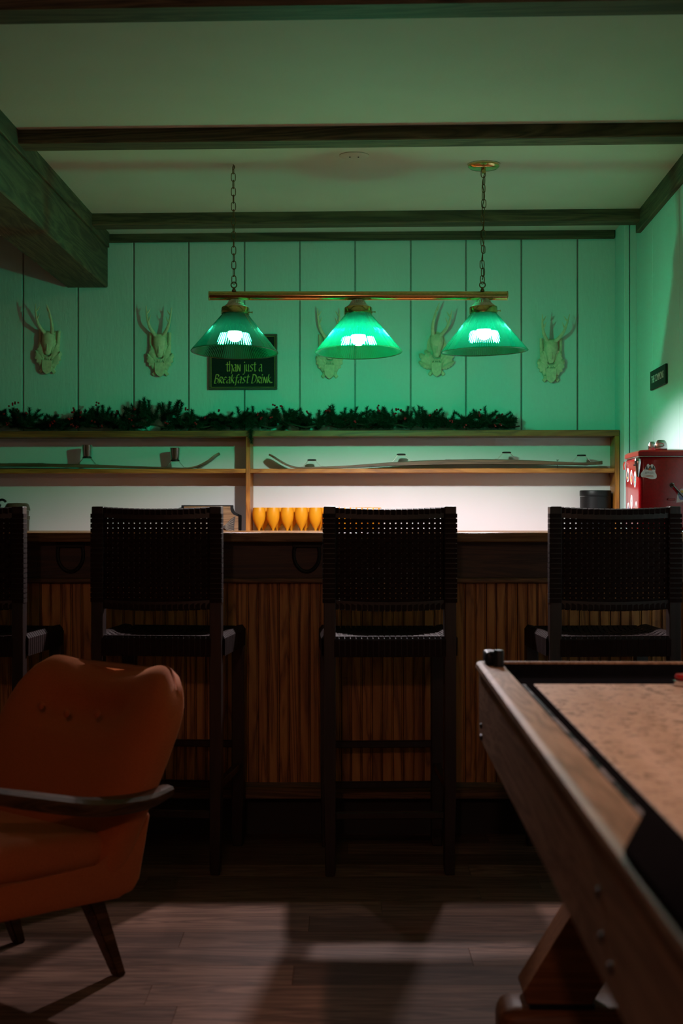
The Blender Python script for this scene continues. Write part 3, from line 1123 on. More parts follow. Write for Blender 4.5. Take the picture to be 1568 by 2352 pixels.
# ------------------------------------------------------------------ antler trophies
def lobed_leaf(L, W, n=5):
    pts = []
    N = 26
    for i in range(N + 1):
        t = i / N
        env = math.sin(math.pi * min(1, t * 0.93 + 0.05)) ** 0.7 * W
        lob = 0.68 + 0.32 * abs(math.sin(t * n * math.pi))
        pts.append((t * L, env * lob))
    return pts + [(a, -b) for a, b in pts[-2:0:-1]]


def leaf_mesh(L, W, n=5):
    """leaf with a raised midrib, lying in the xz plane, base at the origin, pointing to +x"""
    m = MB()
    out = lobed_leaf(L, W, n)
    front = [m.bm.verts.new((x, -0.010 - 0.004 * math.sin(math.pi * min(1, x / L)), z)) for x, z in out]
    back = [m.bm.verts.new((x, 0.0, z)) for x, z in out]
    k = len(out)
    mid = [m.bm.verts.new((L * t, -0.017 - 0.005 * math.sin(math.pi * t), 0)) for t in [i / 8 for i in range(9)]]
    half = k // 2
    top_, bot = front[:half + 1], [front[0]] + front[:half - 1:-1]
    for side in (top_, bot):
        for i in range(len(side) - 1):
            a = mid[min(8, int(round(8 * i / (len(side) - 1))))]
            b = mid[min(8, int(round(8 * (i + 1) / (len(side) - 1))))]
            f = [side[i], side[i + 1]] + ([b, a] if a is not b else [a])
            try:
                m.bm.faces.new(f)
            except ValueError:
                pass
    for i in range(k):
        m.bm.faces.new([front[i], front[(i + 1) % k], back[(i + 1) % k], back[i]])
    m.bm.faces.new(back)
    return m.mesh('leaf', True, 0.9)


leaf_a = leaf_mesh(0.088, 0.021, 4)
leaf_b = leaf_mesh(0.075, 0.017, 5)
for l_ in (leaf_a, leaf_b):
    l_.materials.append(MATS['plaster_cream'])


def trophy(px, pyb, tipL, tipR, style, label, tilt=0.0):
    """px, pyb: pixel of the lowest point; antler tips given as metre offsets (x, forward, z) from the skull"""
    x, z = onwall(px, pyb)
    t = thing('antler_trophy', label, 'trophy', room(x, -0.001, z), -PHI, 'antler trophies on the back wall')
    t.rotation_euler = (0, tilt, -PHI)
    P = 'plaster_cream'
    # backing board
    if style == 0:
        MB().prism([(-0.030, 0.02), (0.030, 0.02), (0.050, 0.07), (0.052, 0.205), (0.040, 0.212), (-0.040, 0.212), (-0.052, 0.205), (-0.050, 0.07)], -0.013, 0, 'xz', 0.003).build('board', P, t, False)
        for s in (-1, 1):
            MB().tube([(s * 0.044, -0.014, 0.13), (s * 0.046, -0.014, 0.215)], 0.0085, 10).build('column', P, t)
    else:
        pts = [(0.047 * math.cos(a), 0.135 + 0.085 * math.sin(a)) for a in [2 * math.pi * k / 28 for k in range(28)]]
        MB().prism(pts, -0.013, 0, 'xz', 0.003).build('board', P, t, False)
    # oak leaves
    rows = ((0.036, 62, leaf_a), (0.070, 74, leaf_a), (0.100, 84, leaf_b)) if style == 0 else ((0.040, 28, leaf_b), (0.052, 44, leaf_a), (0.065, 62, leaf_b))
    for zz, an, me in rows:
        for s in (-1, 1):
            o = put('leaf', me, None, t, (s * 0.020, -0.010, zz))
            a = math.radians(an if s > 0 else 180 - an)
            o.rotation_euler = (0, -a, 0)
    # crossed stubs
    for s in (-1, 1):
        MB().prism([(s * 0.010, 0.030), (s * 0.022, 0.040), (s * 0.042, 0.016), (s * 0.030, 0.004)], -0.016, 0, 'xz', 0.003).build('stub', P, t, False)
    # shield
    sh = [(-0.026, 0.070), (-0.018, 0.066), (0.018, 0.066), (0.026, 0.070), (0.024, 0.040), (0.022, 0.018), (0.010, 0.006), (0.0, 0.0), (-0.010, 0.006), (-0.022, 0.018), (-0.024, 0.040)]
    MB().prism(sh, -0.034, -0.012, 'xz', 0.003).build('shield', P, t, False)
    # scalloped collar below the skull
    m = MB()
    for k in range(9):
        a = math.radians(200 + 140 * k / 8)
        m.tube([(0.020 * math.cos(a), -0.026, 0.100 + 0.014 * math.sin(a)), (0.032 * math.cos(a), -0.022, 0.100 + 0.030 * math.sin(a))], [0.005, 0.0035], 6)
    m.build('collar', P, t)
    # skull: tapering to the muzzle, standing off the board
    prof = [(0.0, 0.092), (0.010, 0.094), (0.016, 0.105), (0.020, 0.125), (0.029, 0.148), (0.033, 0.170), (0.030, 0.190), (0.020, 0.203), (0.0, 0.207)]
    sk = MB().lathe(prof, 20, True, Matrix.Translation((0, -0.030, 0)), 1.0, 0.75)
    sk.tube([(0, -0.050, 0.145), (0, -0.044, 0.112)], [0.004, 0.006], 8)
    sk.build('skull', P, t)
    # antlers
    for s, tip in ((-1, tipL), (1, tipR)):
        b0 = Vector((s * 0.017, -0.034, 0.196))
        tp = Vector(tip)
        p1 = b0.lerp(tp, 0.33) + Vector((s * 0.012, -0.016, -0.006))
        p2 = b0.lerp(tp, 0.68) + Vector((s * 0.010, -0.012, 0.0))
        path = smooth_path([b0, p1, p2, tp], 7)
        n = len(path)
        a = MB().tube(path, [0.0098 * (1 - 0.86 * (i / (n - 1)) ** 1.2) for i in range(n)], 9)
        a.lathe([(0.0, -0.005), (0.0125, -0.004), (0.014, 0.0), (0.0125, 0.004), (0.0, 0.005)], 12, True, Matrix.Translation(b0))
        for f, ln_, d in ((0.52, 0.032, Vector((-s * 0.45, -0.4, 0.8))), (0.74, 0.026, Vector((-s * 0.7, 0.1, 0.75)))):
            q = path[int(f * (n - 1))]
            a.tube([q, q + d * ln_ * 0.5, q + d * ln_ + Vector((0, 0, 0.006))], [0.005, 0.0035, 0.0008], 7)
        rr = random.Random(int(px) + s)
        for k in range(16):
            q = path[int(0.38 * (n - 1) * rr.random())]
            dv = Vector((rr.uniform(-1, 1), rr.uniform(-1, 0.3), rr.uniform(-.5, .5))).normalized()
            a.lathe([(0.0, -0.002), (0.002, 0), (0.0, 0.002)], 5, True, Matrix.Translation(q + dv * 0.008))
        a.build('antler', P, t)


trophy(110, 861, (-0.057, -0.09, 0.330), (0.005, -0.12, 0.325), 0, 'cream plaster antler trophy furthest left on the wall', 0.06)
trophy(369, 867, (-0.058, -0.07, 0.338), (0.064, -0.07, 0.328), 0, 'cream plaster antler trophy left of the drink sign')
trophy(757, 872, (-0.055, -0.07, 0.335), (0.050, -0.07, 0.330), 0, 'cream plaster antler trophy half hidden by the middle lamp shade')
trophy(1002, 867, (0.012, -0.09, 0.345), (0.070, -0.09, 0.310), 1, 'cream plaster antler trophy with leafy oval board left of the right shade')
trophy(1264, 881, (-0.046, -0.08, 0.322), (0.082, -0.07, 0.322), 0, 'cream plaster antler trophy furthest right on the wall')

# ------------------------------------------------------------------ garland
def sprig_mesh(seed, L):
    r = random.Random(seed)
    m = MB()
    bend = Vector((r.uniform(-.25, .25), r.uniform(-.25, .25), 0))
    def stem(t):
        return Vector((bend.x * t * t * L, bend.y * t * t * L, L * t))
    n = 300
    for i in range(n):
        t = (i + 0.5) / n
        p = stem(t)
        a = i * 2.399
        up = r.uniform(0.35, 1.3)
        d = Vector((math.cos(a), math.sin(a), up)).normalized()
        ln_ = r.uniform(0.020, 0.036) * (1.05 - 0.5 * t)
        s = d.cross(Vector((r.uniform(-1, 1), r.uniform(-1, 1), r.uniform(-1, 1)))).normalized() * 0.0011
        vs = [m.bm.verts.new(q) for q in (p - s, p + s, p + d * ln_)]
        m.bm.faces.new(vs)
    me = bpy.data.meshes.new('sprig')
    m.bm.to_mesh(me)
    m.bm.free()
    me.materials.append(MATS['pine_needle'])
    return me


sprigs = [sprig_mesh(k, L) for k, L in enumerate((0.075, 0.085, 0.095, 0.105, 0.085, 0.07))]
berry_me = MB().lathe([(0.0, -0.0052), (0.0037, -0.0037), (0.0052, 0), (0.0037, 0.0037), (0.0, 0.0052)], 8).mesh('berry')
berry_me.materials.append(MATS['berry_red'])
gar = thing('pine_garland', 'dark green artificial pine garland with red berries on top of the shelf', 'garland', room(0, 0, z_top1), -PHI)
rg = random.Random(21)
# heights of the garland read along the picture: (pixel x, pixel top)
prof_g = [(-60, 930), (0, 930), (30, 918), (48, 930), (65, 917), (95, 955), (110, 958), (150, 950), (165, 935), (190, 928), (205, 920), (235, 920), (255, 928), (275, 950), (300, 950),
          (315, 905), (335, 902), (360, 918), (385, 905), (405, 902), (420, 940), (432, 922), (450, 945), (480, 938), (520, 940), (560, 935), (600, 932), (640, 925), (680, 930),
          (710, 945), (740, 930), (775, 920), (800, 935), (840, 932), (880, 930), (920, 940), (940, 932), (970, 920), (990, 945), (1020, 930), (1030, 955), (1060, 945), (1090, 950),
          (1120, 925), (1130, 955), (1160, 950), (1180, 968), (1205, 970)]
mid_pts = []
for k in range(0, 78):
    px = -70 + k * 16.4
    x = onwall(px, 980, -0.09)[0]
    mid_pts.append((x, -0.09 + 0.02 * math.sin(k * 0.9), 0.026 + 0.008 * math.sin(k * 1.3)))
MB().tube(smooth_path(mid_pts, 2), 0.004, 6).build('wire_stem', 'pine_stem', gar)


def g_top(px):
    for (a, ya), (b, yb) in zip(prof_g, prof_g[1:]):
        if a <= px <= b:
            return ya + (yb - ya) * (px - a) / (b - a)
    return 960


nsp = 0
for k in range(149):
    px = -62 + k * 8.4 + rg.uniform(-4, 4)
    x = onwall(px, 980, -0.09)[0]
    ht = (988 - g_top(px)) / 488.0
    me = sprigs[rg.randrange(6)]
    # one that reaches the outline, one lying low
    for kind in (0, 1):
        o = put('sprig', me, None, gar)
        y = -0.09 + rg.uniform(-0.045, 0.03)
        if kind == 0:
            tall = ht > 0.105
            tilt = rg.uniform(-25, 25) if tall else rg.uniform(35, 60) * rg.choice((-1, 1))
            o.rotation_euler = (math.radians(rg.uniform(-25, 25)), math.radians(tilt), rg.uniform(0, 6.28) if tall else 0)
            L = me.vertices[-1].co.z
            reach = L * math.cos(math.radians(tilt))
            o.location = (x, y, max(0.012, ht - reach - 0.012))
        else:
            o.rotation_euler = (math.radians(rg.uniform(-70, 70)), math.radians(rg.choice((-1, 1)) * rg.uniform(60, 88)), 0)
            o.location = (x, y, rg.uniform(0.018, max(0.03, ht * 0.55)))
        nsp += 1
for k in range(64):
    px = rg.uniform(5, 1195)
    x = onwall(px, 980, -0.14)[0]
    ht = (988 - g_top(px)) / 488.0
    front = rg.random() < 0.6
    zc_ = rg.uniform(0.02, ht * 0.8) if front else ht - 0.004
    yc = -0.145 if front else -0.10
    for j in range(rg.choice((2, 3))):
        put('berry', berry_me, None, gar, (x + rg.uniform(-0.008, 0.008), yc + rg.uniform(-0.01, 0.01), zc_ + rg.uniform(-0.008, 0.008)))
# one sprig hangs over the board at the upright
o = put('sprig', sprigs[0], None, gar, (onwall(577, 980, SF)[0], SF - 0.012, 0.012), (math.radians(168), 0.1, 0))

# ------------------------------------------------------------------ skis on the middle board
def shx(px, c=-0.09):
    return onwall(px, 1060, c)[0]


def ski(name, label, pts, holders, flip):
    """pts: (pixel x, height of the underside above the board, thickness)"""
    t = thing(name, label, 'ski', room(0, 0, z_mid1), -PHI)
    m = MB()
    rings = []
    P = smooth_path([(shx(p[0]), p[1], p[2]) for p in pts], 5)
    n = len(P)
    for i, p in enumerate(P):
        q = P[min(i + 1, n - 1)] - P[max(i - 1, 0)]
        d = Vector((q.x, q.y)).normalized()
        nx, nz = -d.y, d.x
        if nz < 0:
            nx, nz = -nx, -nz
        f = i / (n - 1)
        w = 0.036 * (min(1, 0.45 + 6 * f)) * (min(1, 0.6 + 8 * (1 - f)))
        th = p.z
        rings.append([m.bm.verts.new((p.x + nx * h, -0.09 + y, p.y + nz * h + 0.0015)) for y, h in ((-w, 0), (w, 0), (w, th), (w * 0.4, th * 1.25), (-w * 0.4, th * 1.25), (-w, th))])
    for A, B in zip(rings, rings[1:]):
        for i in range(6):
            j = (i + 1) % 6
            m.bm.faces.new([A[i], A[j], B[j], B[i]])
    m.bm.faces.new(rings[0])
    m.bm.faces.new(rings[-1][::-1])
    m.build('board', 'ski_wood', t, True, 0.7)
    def top_at(px):
        x = shx(px)
        best = min(P, key=lambda p: abs(p.x - x))
        return best.y + best.z * 1.25 + 0.002
    spots = []
    for px in holders:
        x = shx(px)
        zt = top_at(px)
        zl, zr = top_at(px - 22) + 0.001, top_at(px + 22) + 0.001
        pad_z = zt + 0.031
        h = MB().strip([(x - 0.054, -0.09, zl), (x - 0.042, -0.09, zl + 0.0005), (x - 0.018, -0.09, pad_z - 0.002), (x + 0.018, -0.09, pad_z - 0.002), (x + 0.042, -0.09, zr + 0.0005), (x + 0.054, -0.09, zr)], (0, 1, 0), 0.009, 0.002)
        hb = h.build('holder', 'steel', t, False)
        MB().lathe([(0.019, -0.001), (0.0215, 0.0), (0.0215, 0.004), (0.019, 0.006), (0.0, 0.006)], 24).build('pad', 'black_plastic', hb, loc=(x, -0.09, pad_z - 0.0005))
        spots.append((x, pad_z + 0.0058))
    return t, spots


rski, _ = ski('wooden_ski', 'old wooden ski with four empty metal holders on the right shelf',
    [(617, 0.064, 0.007), (624, 0.056, 0.008), (636, 0.040, 0.008), (652, 0.020, 0.008), (668, 0.006, 0.008), (690, 0.0, 0.006), (740, 0.001, 0.007), (800, 0.004, 0.009), (880, 0.011, 0.013),
     (960, 0.016, 0.017), (1040, 0.019, 0.019), (1120, 0.020, 0.019), (1200, 0.019, 0.017), (1280, 0.0175, 0.012), (1340, 0.0165, 0.009), (1382, 0.019, 0.013)],
    (716, 921, 1163, 1335), False)
MB().tube([(shx(1280), -0.09, 0.0), (shx(1280), -0.09, 0.040)], 0.0016, 8).lathe([(0.0, 0.039), (0.006, 0.040), (0.006, 0.043), (0.0, 0.043)], 12, True, Matrix.Translation((shx(1280), -0.09, 0))).lathe([(0.0, 0.0), (0.005, 0.0), (0.005, 0.002), (0.0, 0.002)], 12, True, Matrix.Translation((shx(1280), -0.09, 0))).build('peg', 'dark_steel', rski)
MB().box((shx(1022), -0.11, 0.0415), (shx(1102), -0.07, 0.0445)).build('foot_plate', 'dark_steel', rski, False)
lski, cups = ski('wooden_ski', 'dark wooden ski holding two steel cups on the left shelf',
    [(505, 0.068, 0.009), (496, 0.058, 0.009), (482, 0.036, 0.008), (466, 0.018, 0.007), (450, 0.006, 0.006), (425, 0.0, 0.005), (380, 0.001, 0.006), (300, 0.003, 0.009), (220, 0.006, 0.012),
     (120, 0.010, 0.013), (40, 0.012, 0.013), (-60, 0.012, 0.012), (-180, 0.008, 0.010), (-260, 0.002, 0.008)],
    (402, 200), True)
MB().box((shx(22), -0.11, 0.0262), (shx(102), -0.07, 0.0300)).build('foot_plate', 'dark_steel', lski, False)
cup_me = MB().lathe([(0.0, 0.0), (0.0185, 0.0), (0.0195, 0.002), (0.0240, 0.0540), (0.0250, 0.0560), (0.0238, 0.0565), (0.0190, 0.006), (0.0, 0.005)], 28).mesh('steel_cup')
cup_me.materials.append(MATS['steel'])
for (x, z), lab in zip(cups, ('small steel cup on the left ski nearer its curled tip', 'small steel cup on the left ski further from its curled tip')):
    o = put('steel_cup', cup_me, None, None, room(x, -0.09, z_mid1 + z), ROOMROT)
    tag(o, lab, 'cup', 'steel cups on the ski')

# ------------------------------------------------------------------ orange glasses and other things on the back counter
gl_me = MB().lathe([(0.0, 0.0), (0.030, 0.0), (0.031, 0.002), (0.026, 0.004), (0.008, 0.008), (0.0048, 0.018), (0.0048, 0.078), (0.007, 0.086), (0.015, 0.098), (0.024, 0.114), (0.0300, 0.134),
                   (0.0315, 0.152), (0.0300, 0.172), (0.0275, 0.186), (0.0262, 0.186), (0.0285, 0.170), (0.0300, 0.152), (0.0285, 0.135), (0.0225, 0.116), (0.013, 0.100), (0.0, 0.094)], 32).mesh('wine_glass')
gl_me.materials.append(MATS['orange_plastic'])
for row, (yy, dx, N) in enumerate(((-0.128, 0.0, 9), (-0.056, 0.014, 9))):
    for k in range(N):
        x = onwall(594.7 + 32.4 * k, 1190, -0.128)[0] + dx
        o = put('wine_glass', gl_me, None, None, room(x, yy, Z_BASE), ROOMROT)
        nth = ['first', 'second', 'third', 'fourth', 'fifth', 'sixth', 'seventh', 'eighth', 'ninth'][k]
        if row == 0:
            where = ('nearest the shelf upright' if k == 0 else nth + ' from the upright') + (', behind the middle stool' if k > 5 else '')
            lab = 'orange wine glass in the front row, ' + where
        else:
            lab = 'orange wine glass in the back row, behind the %s front glass' % nth
        grp = 'orange wine glasses in two rows'
        tag(o, lab, 'glass', grp)

can_x = onwall(1367, 1146, -0.095)[0]
can = thing('canister', 'black round canister with lid at the right end of the shelf', 'canister', room(can_x, -0.095, Z_BASE), -PHI)
MB().lathe([(0.0, 0.0), (0.070, 0.0), (0.0725, 0.003), (0.0725, 0.238), (0.0, 0.239)], 48).build('body', 'black_plastic', can)
MB().lathe([(0.0735, 0.240), (0.0740, 0.243), (0.0740, 0.262), (0.0715, 0.267), (0.0, 0.267)], 48, False).build('lid', 'black_plastic', can)

# mounted fish plaque leaning against the wall
fx = onwall(556, 1190, -0.06)[0]
fp = thing('fish_plaque', 'wooden plaque with black edge and mounted fish beside the shelf upright', 'plaque', room(fx - 0.17, -0.065, Z_BASE + 0.003), -PHI)
fp.rotation_euler = (math.radians(-8), 0, -PHI)
def plaque_outline(w, h, c):
    q = [(w - c, h), (w - c, h - 0.012)]
    arc = [(w - c + c * (1 - math.cos(a)) * 1.0, h - 0.012 - c * math.sin(a) * 0.9) for a in [math.pi / 2 * k / 6 for k in range(1, 7)]]
    right = [(w, 0.0)] + [(w, h - 0.012 - c * 0.9 - 0.01)] + arc[::-1][0:] + q[::-1]
    return right + [(-a, b) for a, b in right[::-1]]
MB().prism(plaque_outline(0.165, 0.196, 0.040), -0.010, 0.008, 'xz', 0.002).build('edge', 'black_plastic', fp, False)
MB().prism(plaque_outline(0.152, 0.189, 0.040), -0.014, -0.004, 'xz', 0.001).build('board', 'plaque_wood', fp, False)
fish = MB().lathe([(0.0, -0.16), (0.012, -0.150), (0.028, -0.11), (0.036, -0.05), (0.034, 0.0), (0.024, 0.05), (0.014, 0.085), (0.012, 0.10)], 20, True, Matrix.Translation((-0.02, -0.02, 0.095)) @ Matrix.Rotation(math.pi / 2, 4, 'Y'), 1.0, 0.5)
fo = fish.build('fish', 'fish_skin', fp)
MB().prism([(0.075, 0.088), (0.095, 0.100), (0.118, 0.128), (0.138, 0.140), (0.134, 0.110), (0.130, 0.090), (0.136, 0.066), (0.124, 0.048), (0.098, 0.074)], -0.026, -0.014, 'xz', 0.002).build('tail_fin', 'fish_dark', fo, False)
for k in range(7):
    z = 0.058 + k * 0.012
    MB().tube([(0.092, -0.0275, 0.088 + (k - 3) * 0.003), (0.130, -0.0275, z)], 0.0011, 5).build('fin_ray', 'fish_skin', fo)
MB().prism([(-0.06, 0.118), (-0.02, 0.150), (0.03, 0.142), (0.035, 0.118)], -0.024, -0.016, 'xz', 0.001).build('back_fin', 'fish_dark', fo, False)

# stacked brown lidded tubs and a black jug at the far left
bx = onwall(40, 1200, -0.09)[0]
tub = thing('storage_tub', 'stack of brown plastic tubs with domed lid behind the left stool', 'tub', room(bx, -0.09, Z_BASE), -PHI)
MB().lathe([(0.0, 0.0), (0.052, 0.0), (0.053, 0.003), (0.0565, 0.128), (0.0, 0.129)], 40).build('lower_tub', 'brown_plastic', tub)
MB().lathe([(0.0575, 0.1285), (0.059, 0.1295), (0.059, 0.141), (0.0600, 0.1445), (0.056, 0.1465), (0.0, 0.147)], 40, False).build('lower_lid', 'brown_lid', tub)
MB().lathe([(0.0, 0.147), (0.0535, 0.147), (0.0550, 0.171), (0.0, 0.172)], 40).build('upper_tub', 'brown_plastic', tub)
MB().lathe([(0.0600, 0.172), (0.0612, 0.174), (0.0600, 0.181), (0.0585, 0.188), (0.054, 0.200), (0.046, 0.207), (0.0, 0.209)], 40, False).build('domed_lid', 'brown_lid', tub)
jx = onwall(-18, 1180, -0.09)[0]
jug = thing('jug', 'black lidded jug at the left edge behind the leftmost stool', 'jug', room(jx, -0.09, Z_BASE), -PHI)
MB().lathe([(0.0, 0.0), (0.050, 0.0), (0.052, 0.004), (0.048, 0.12), (0.040, 0.19), (0.0, 0.191)], 36).build('body', 'dark_steel', jug)
MB().lathe([(0.042, 0.191), (0.043, 0.2), (0.030, 0.212), (0.0, 0.216)], 36, False).build('lid', 'black_plastic', jug)
MB().tube(smooth_path([(0.02, 0, 0.213), (0.045, 0, 0.224), (0.060, 0, 0.220), (0.066, 0, 0.212)], 4), [0.006] * 13, 8).build('lever', 'black_plastic', jug)

# ------------------------------------------------------------------ red cooler on the bar
cp = at(1467, 1100, 5.02)
co = thing('drinks_cooler', 'glossy red retro metal cooler with stickers standing on the bar', 'cooler', (cp.x, 5.02, 1.0787), -PHI)
CW, CDp, CH = 0.205, 0.31, 0.270
MB().box((0, 0, 0.004), (CW, CDp, CH), 0.016, 4).build('body', 'cooler_red', co, True, 0.5)
MB().box((-0.002, -0.002, CH - 0.004), (CW + 0.002, CDp + 0.002, CH - 0.0005), 0.001, 1).build('seam_strip', 'chrome', co, False)
ld_ = MB()
rings = []
for z, ins in ((CH, -0.002), (CH + 0.014, -0.002), (CH + 0.020, 0.006), (CH + 0.0255, 0.05), (CH + 0.0265, 0.09)):
    rings.append([ld_.bm.verts.new(p) for p in ((ins, ins, z), (CW - ins, ins, z), (CW - ins, CDp - ins, z), (ins, CDp - ins, z))])
for A, B in zip(rings, rings[1:]):
    for i in range(4):
        ld_.bm.faces.new([A[i], A[(i + 1) % 4], B[(i + 1) % 4], B[i]])
ld_.bm.faces.new(rings[0]); ld_.bm.faces.new(rings[-1])
bmesh.ops.bevel(ld_.bm, geom=[e for e in ld_.bm.edges if abs(e.verts[0].co.z - e.verts[1].co.z) > 0.004], offset=0.004, segments=2, affect='EDGES')
ld_.build('lid', 'cooler_red', co, True, 0.4)
# chrome lid catch: two rounded upright plates
def round_plate(w, h, y0, y1, name, x, par):
    pts = [(-w / 2, 0), (w / 2, 0), (w / 2, h * 0.45), (w * 0.40, h * 0.82), (w * 0.26, h), (-w * 0.26, h), (-w * 0.40, h * 0.82), (-w / 2, h * 0.45)]
    return MB().prism(pts, y0, y1, 'xz', 0.003, None, 3).build(name, 'chrome', par, True, 0.5, loc=(x, 0, CH + 0.0235))
lc = round_plate(0.044, 0.034, 0.040, 0.052, 'lid_catch', 0.085, co)
MB().tube(smooth_path([(-0.011, 0.038, 0.020), (0, 0.037, 0.024), (0.009, 0.038, 0.019), (0.006, 0.038, 0.012), (-0.010, 0.038, 0.011)], 3), 0.0016, 6).build('catch_emblem', 'chrome', lc)
round_plate(0.028, 0.030, 0.075, 0.087, 'lid_catch', 0.060, co)
# teardrop latch on the front left corner
lt = MB().lathe([(0.0, -0.036), (0.005, -0.034), (0.0085, -0.020), (0.0125, 0.004), (0.0145, 0.018), (0.012, 0.029), (0.006, 0.034), (0.0, 0.0355)], 20, True, Matrix.Translation((-0.002, 0.010, CH - 0.040)), 0.9, 0.75)
lto = lt.build('corner_latch', 'chrome', co)
MB().lathe([(0, -0.003), (0.003, -0.002), (0.0035, 0.0), (0.003, 0.002), (0, 0.003)], 10, True).build('rivet', 'bolt_steel', lto, loc=(-0.016, 0.004, CH - 0.033))
MB().tube(smooth_path([(-0.002, CDp - 0.01, CH - 0.010), (-0.006, CDp - 0.004, CH - 0.020), (-0.004, CDp, CH - 0.040)], 4), 0.004, 8).build('hinge', 'chrome', co)
# bail handle and its ears on the end panel
MB().tube([(0.114, -0.004, 0.168), (0.118, -0.016, 0.164), (0.155, -0.020, 0.122), (0.200, -0.020, 0.078)], 0.0042, 8).build('bail_handle', 'dark_steel', co)
MB().lathe([(0, 0), (0.009, 0), (0.009, 0.003), (0.004, 0.006), (0, 0.006)], 16, True, Matrix.Translation((0.116, 0.001, 0.166)) @ Matrix.Rotation(math.pi / 2, 4, 'X')).build('handle_ear', 'dark_steel', co)
MB().box((0.098, -0.008, 0.112), (0.126, 0.001, 0.120), 0.002, 1).build('bottle_opener', 'cooler_red', co, False)


def sticker(mat, pts, plane_x, name, par, lift):
    """flat vinyl sticker; on the end panel (plane_x None) or on the left side (plane_x given)"""
    m = MB()
    if plane_x is None:
        m.prism(pts, -lift - 0.0004, -lift + 0.0002, 'xz')
    else:
        m.prism(pts, plane_x - lift - 0.0004, plane_x - lift + 0.0002, 'yz')
    return m.build(name, mat, par, False)


def blob(pts):
    P = [(p[0], p[1], 0) for p in pts]
    q = smooth_path([P[-1]] + P + [P[0], P[1]], 4)[4:-4]
    return [(p.x, p.y) for p in q[:-1]]


def ell(cx, cz, a, b, n=22):
    return [(cx + a * math.cos(2 * math.pi * k / n), cz + b * math.sin(2 * math.pi * k / n)) for k in range(n)]


def cz_(py):
    return (1222 - py) / 650.0
def cx_(px):
    return (px - 1467) / 650.0
st = sticker('sticker_white', blob([(cx_(x_), cz_(y_)) for x_, y_ in ((1471, 1089), (1475, 1082), (1479, 1079), (1484, 1069), (1488, 1065), (1492, 1069), (1496, 1066), (1501, 1069), (1504, 1076), (1504, 1084),
              (1507, 1091), (1506, 1098), (1500, 1100), (1494, 1100), (1484, 1097), (1478, 1096), (1473, 1095))]), None, 'camping_sticker', co, 0.0002)
for a, b, c in ((1481, 1488, 1485), (1487, 1498, 1493), (1496, 1504, 1501)):
    sticker('sticker_dark', [(cx_(a), cz_(1078)), (cx_(b), cz_(1079)), (cx_((a + b) / 2), cz_(1067.5))], None, 'pine_print', st, 0.0005)
sticker('sticker_orange', [(cx_(1487), cz_(1080)), (cx_(1497), cz_(1080.5)), (cx_(1492), cz_(1073))], None, 'tent_print', st, 0.0008)
sans("LET'S GO", 0.0088, 'sticker_dark', st, (cx_(1490), -0.001, cz_(1086)), (math.pi / 2, 0, 0), sx=0.8)
sans('CAMPING', 0.0088, 'sticker_orange', st, (cx_(1490), -0.001, cz_(1093.5)), (math.pi / 2, 0, 0), sx=0.8)
s2 = sticker('sticker_white', [(cx_(1552), cz_(1154)), (cx_(1553), cz_(1146)), (cx_(1554), cz_(1138)), (cx_(1556), cz_(1128)), (cx_(1563), cz_(1122)), (cx_(1572), cz_(1123)), (cx_(1580), cz_(1130)), (cx_(1580), cz_(1146)), (cx_(1564), cz_(1153))], None, 'lake_sticker', co, 0.0002)
sticker('sticker_yellow', ell(cx_(1565), cz_(1129), 0.006, 0.005), None, 'sun_print', s2, 0.0006)
sticker('sticker_teal', [(cx_(1556), cz_(1131)), (cx_(1577), cz_(1129)), (cx_(1577), cz_(1138)), (cx_(1555), cz_(1138))], None, 'lake_print', s2, 0.0005)
sticker('sticker_blue', [(cx_(1556), cz_(1139)), (cx_(1577), cz_(1139)), (cx_(1572), cz_(1148)), (cx_(1560), cz_(1148))], None, 'hill_print', s2, 0.0005)
# left side, foreshortened in view: y positions run from the near corner to the far one
for yy, zz, a, b, inner, nm in ((0.245, 0.208, 0.030, 0.026, 'sticker_dark', 'oval_sticker'), (0.165, 0.198, 0.024, 0.027, 'sticker_orange', 'badge_sticker'), (0.085, 0.188, 0.026, 0.030, 'sticker_teal', 'mountain_sticker'),
                                (0.160, 0.108, 0.024, 0.026, 'sticker_white', 'tree_sticker'), (0.060, 0.082, 0.026, 0.028, 'sticker_orange', 'campfire_sticker'), (0.235, 0.082, 0.026, 0.024, 'sticker_blue', 'camper_sticker')):
    s3 = sticker('sticker_white', ell(yy, zz, a, b, 16), 0.0, nm, co, 0.0002)
    if inner == 'sticker_white':
        sticker('sticker_dark', [(yy - 0.007, zz), (yy + 0.007, zz), (yy, zz + 0.014)], 0.0, 'print', s3, 0.0005)
    else:
        sticker(inner, ell(yy, zz - 0.004, a * 0.72, b * 0.66, 14), 0.0, 'print', s3, 0.0005)
        sticker('sticker_dark', [(yy - 0.012, zz + 0.004), (yy + 0.012, zz + 0.004), (yy, zz + 0.019)], 0.0, 'print', s3, 0.0008)
        sticker('sticker_yellow', ell(yy, zz - 0.010, 0.008, 0.004, 10), 0.0, 'print', s3, 0.0008)

# ------------------------------------------------------------------ orange armchair
TH = math.radians(-41)
ac = thing('armchair', 'low orange upholstered armchair with wooden arms at the left', 'armchair', (-0.904, 3.44, 0), TH)


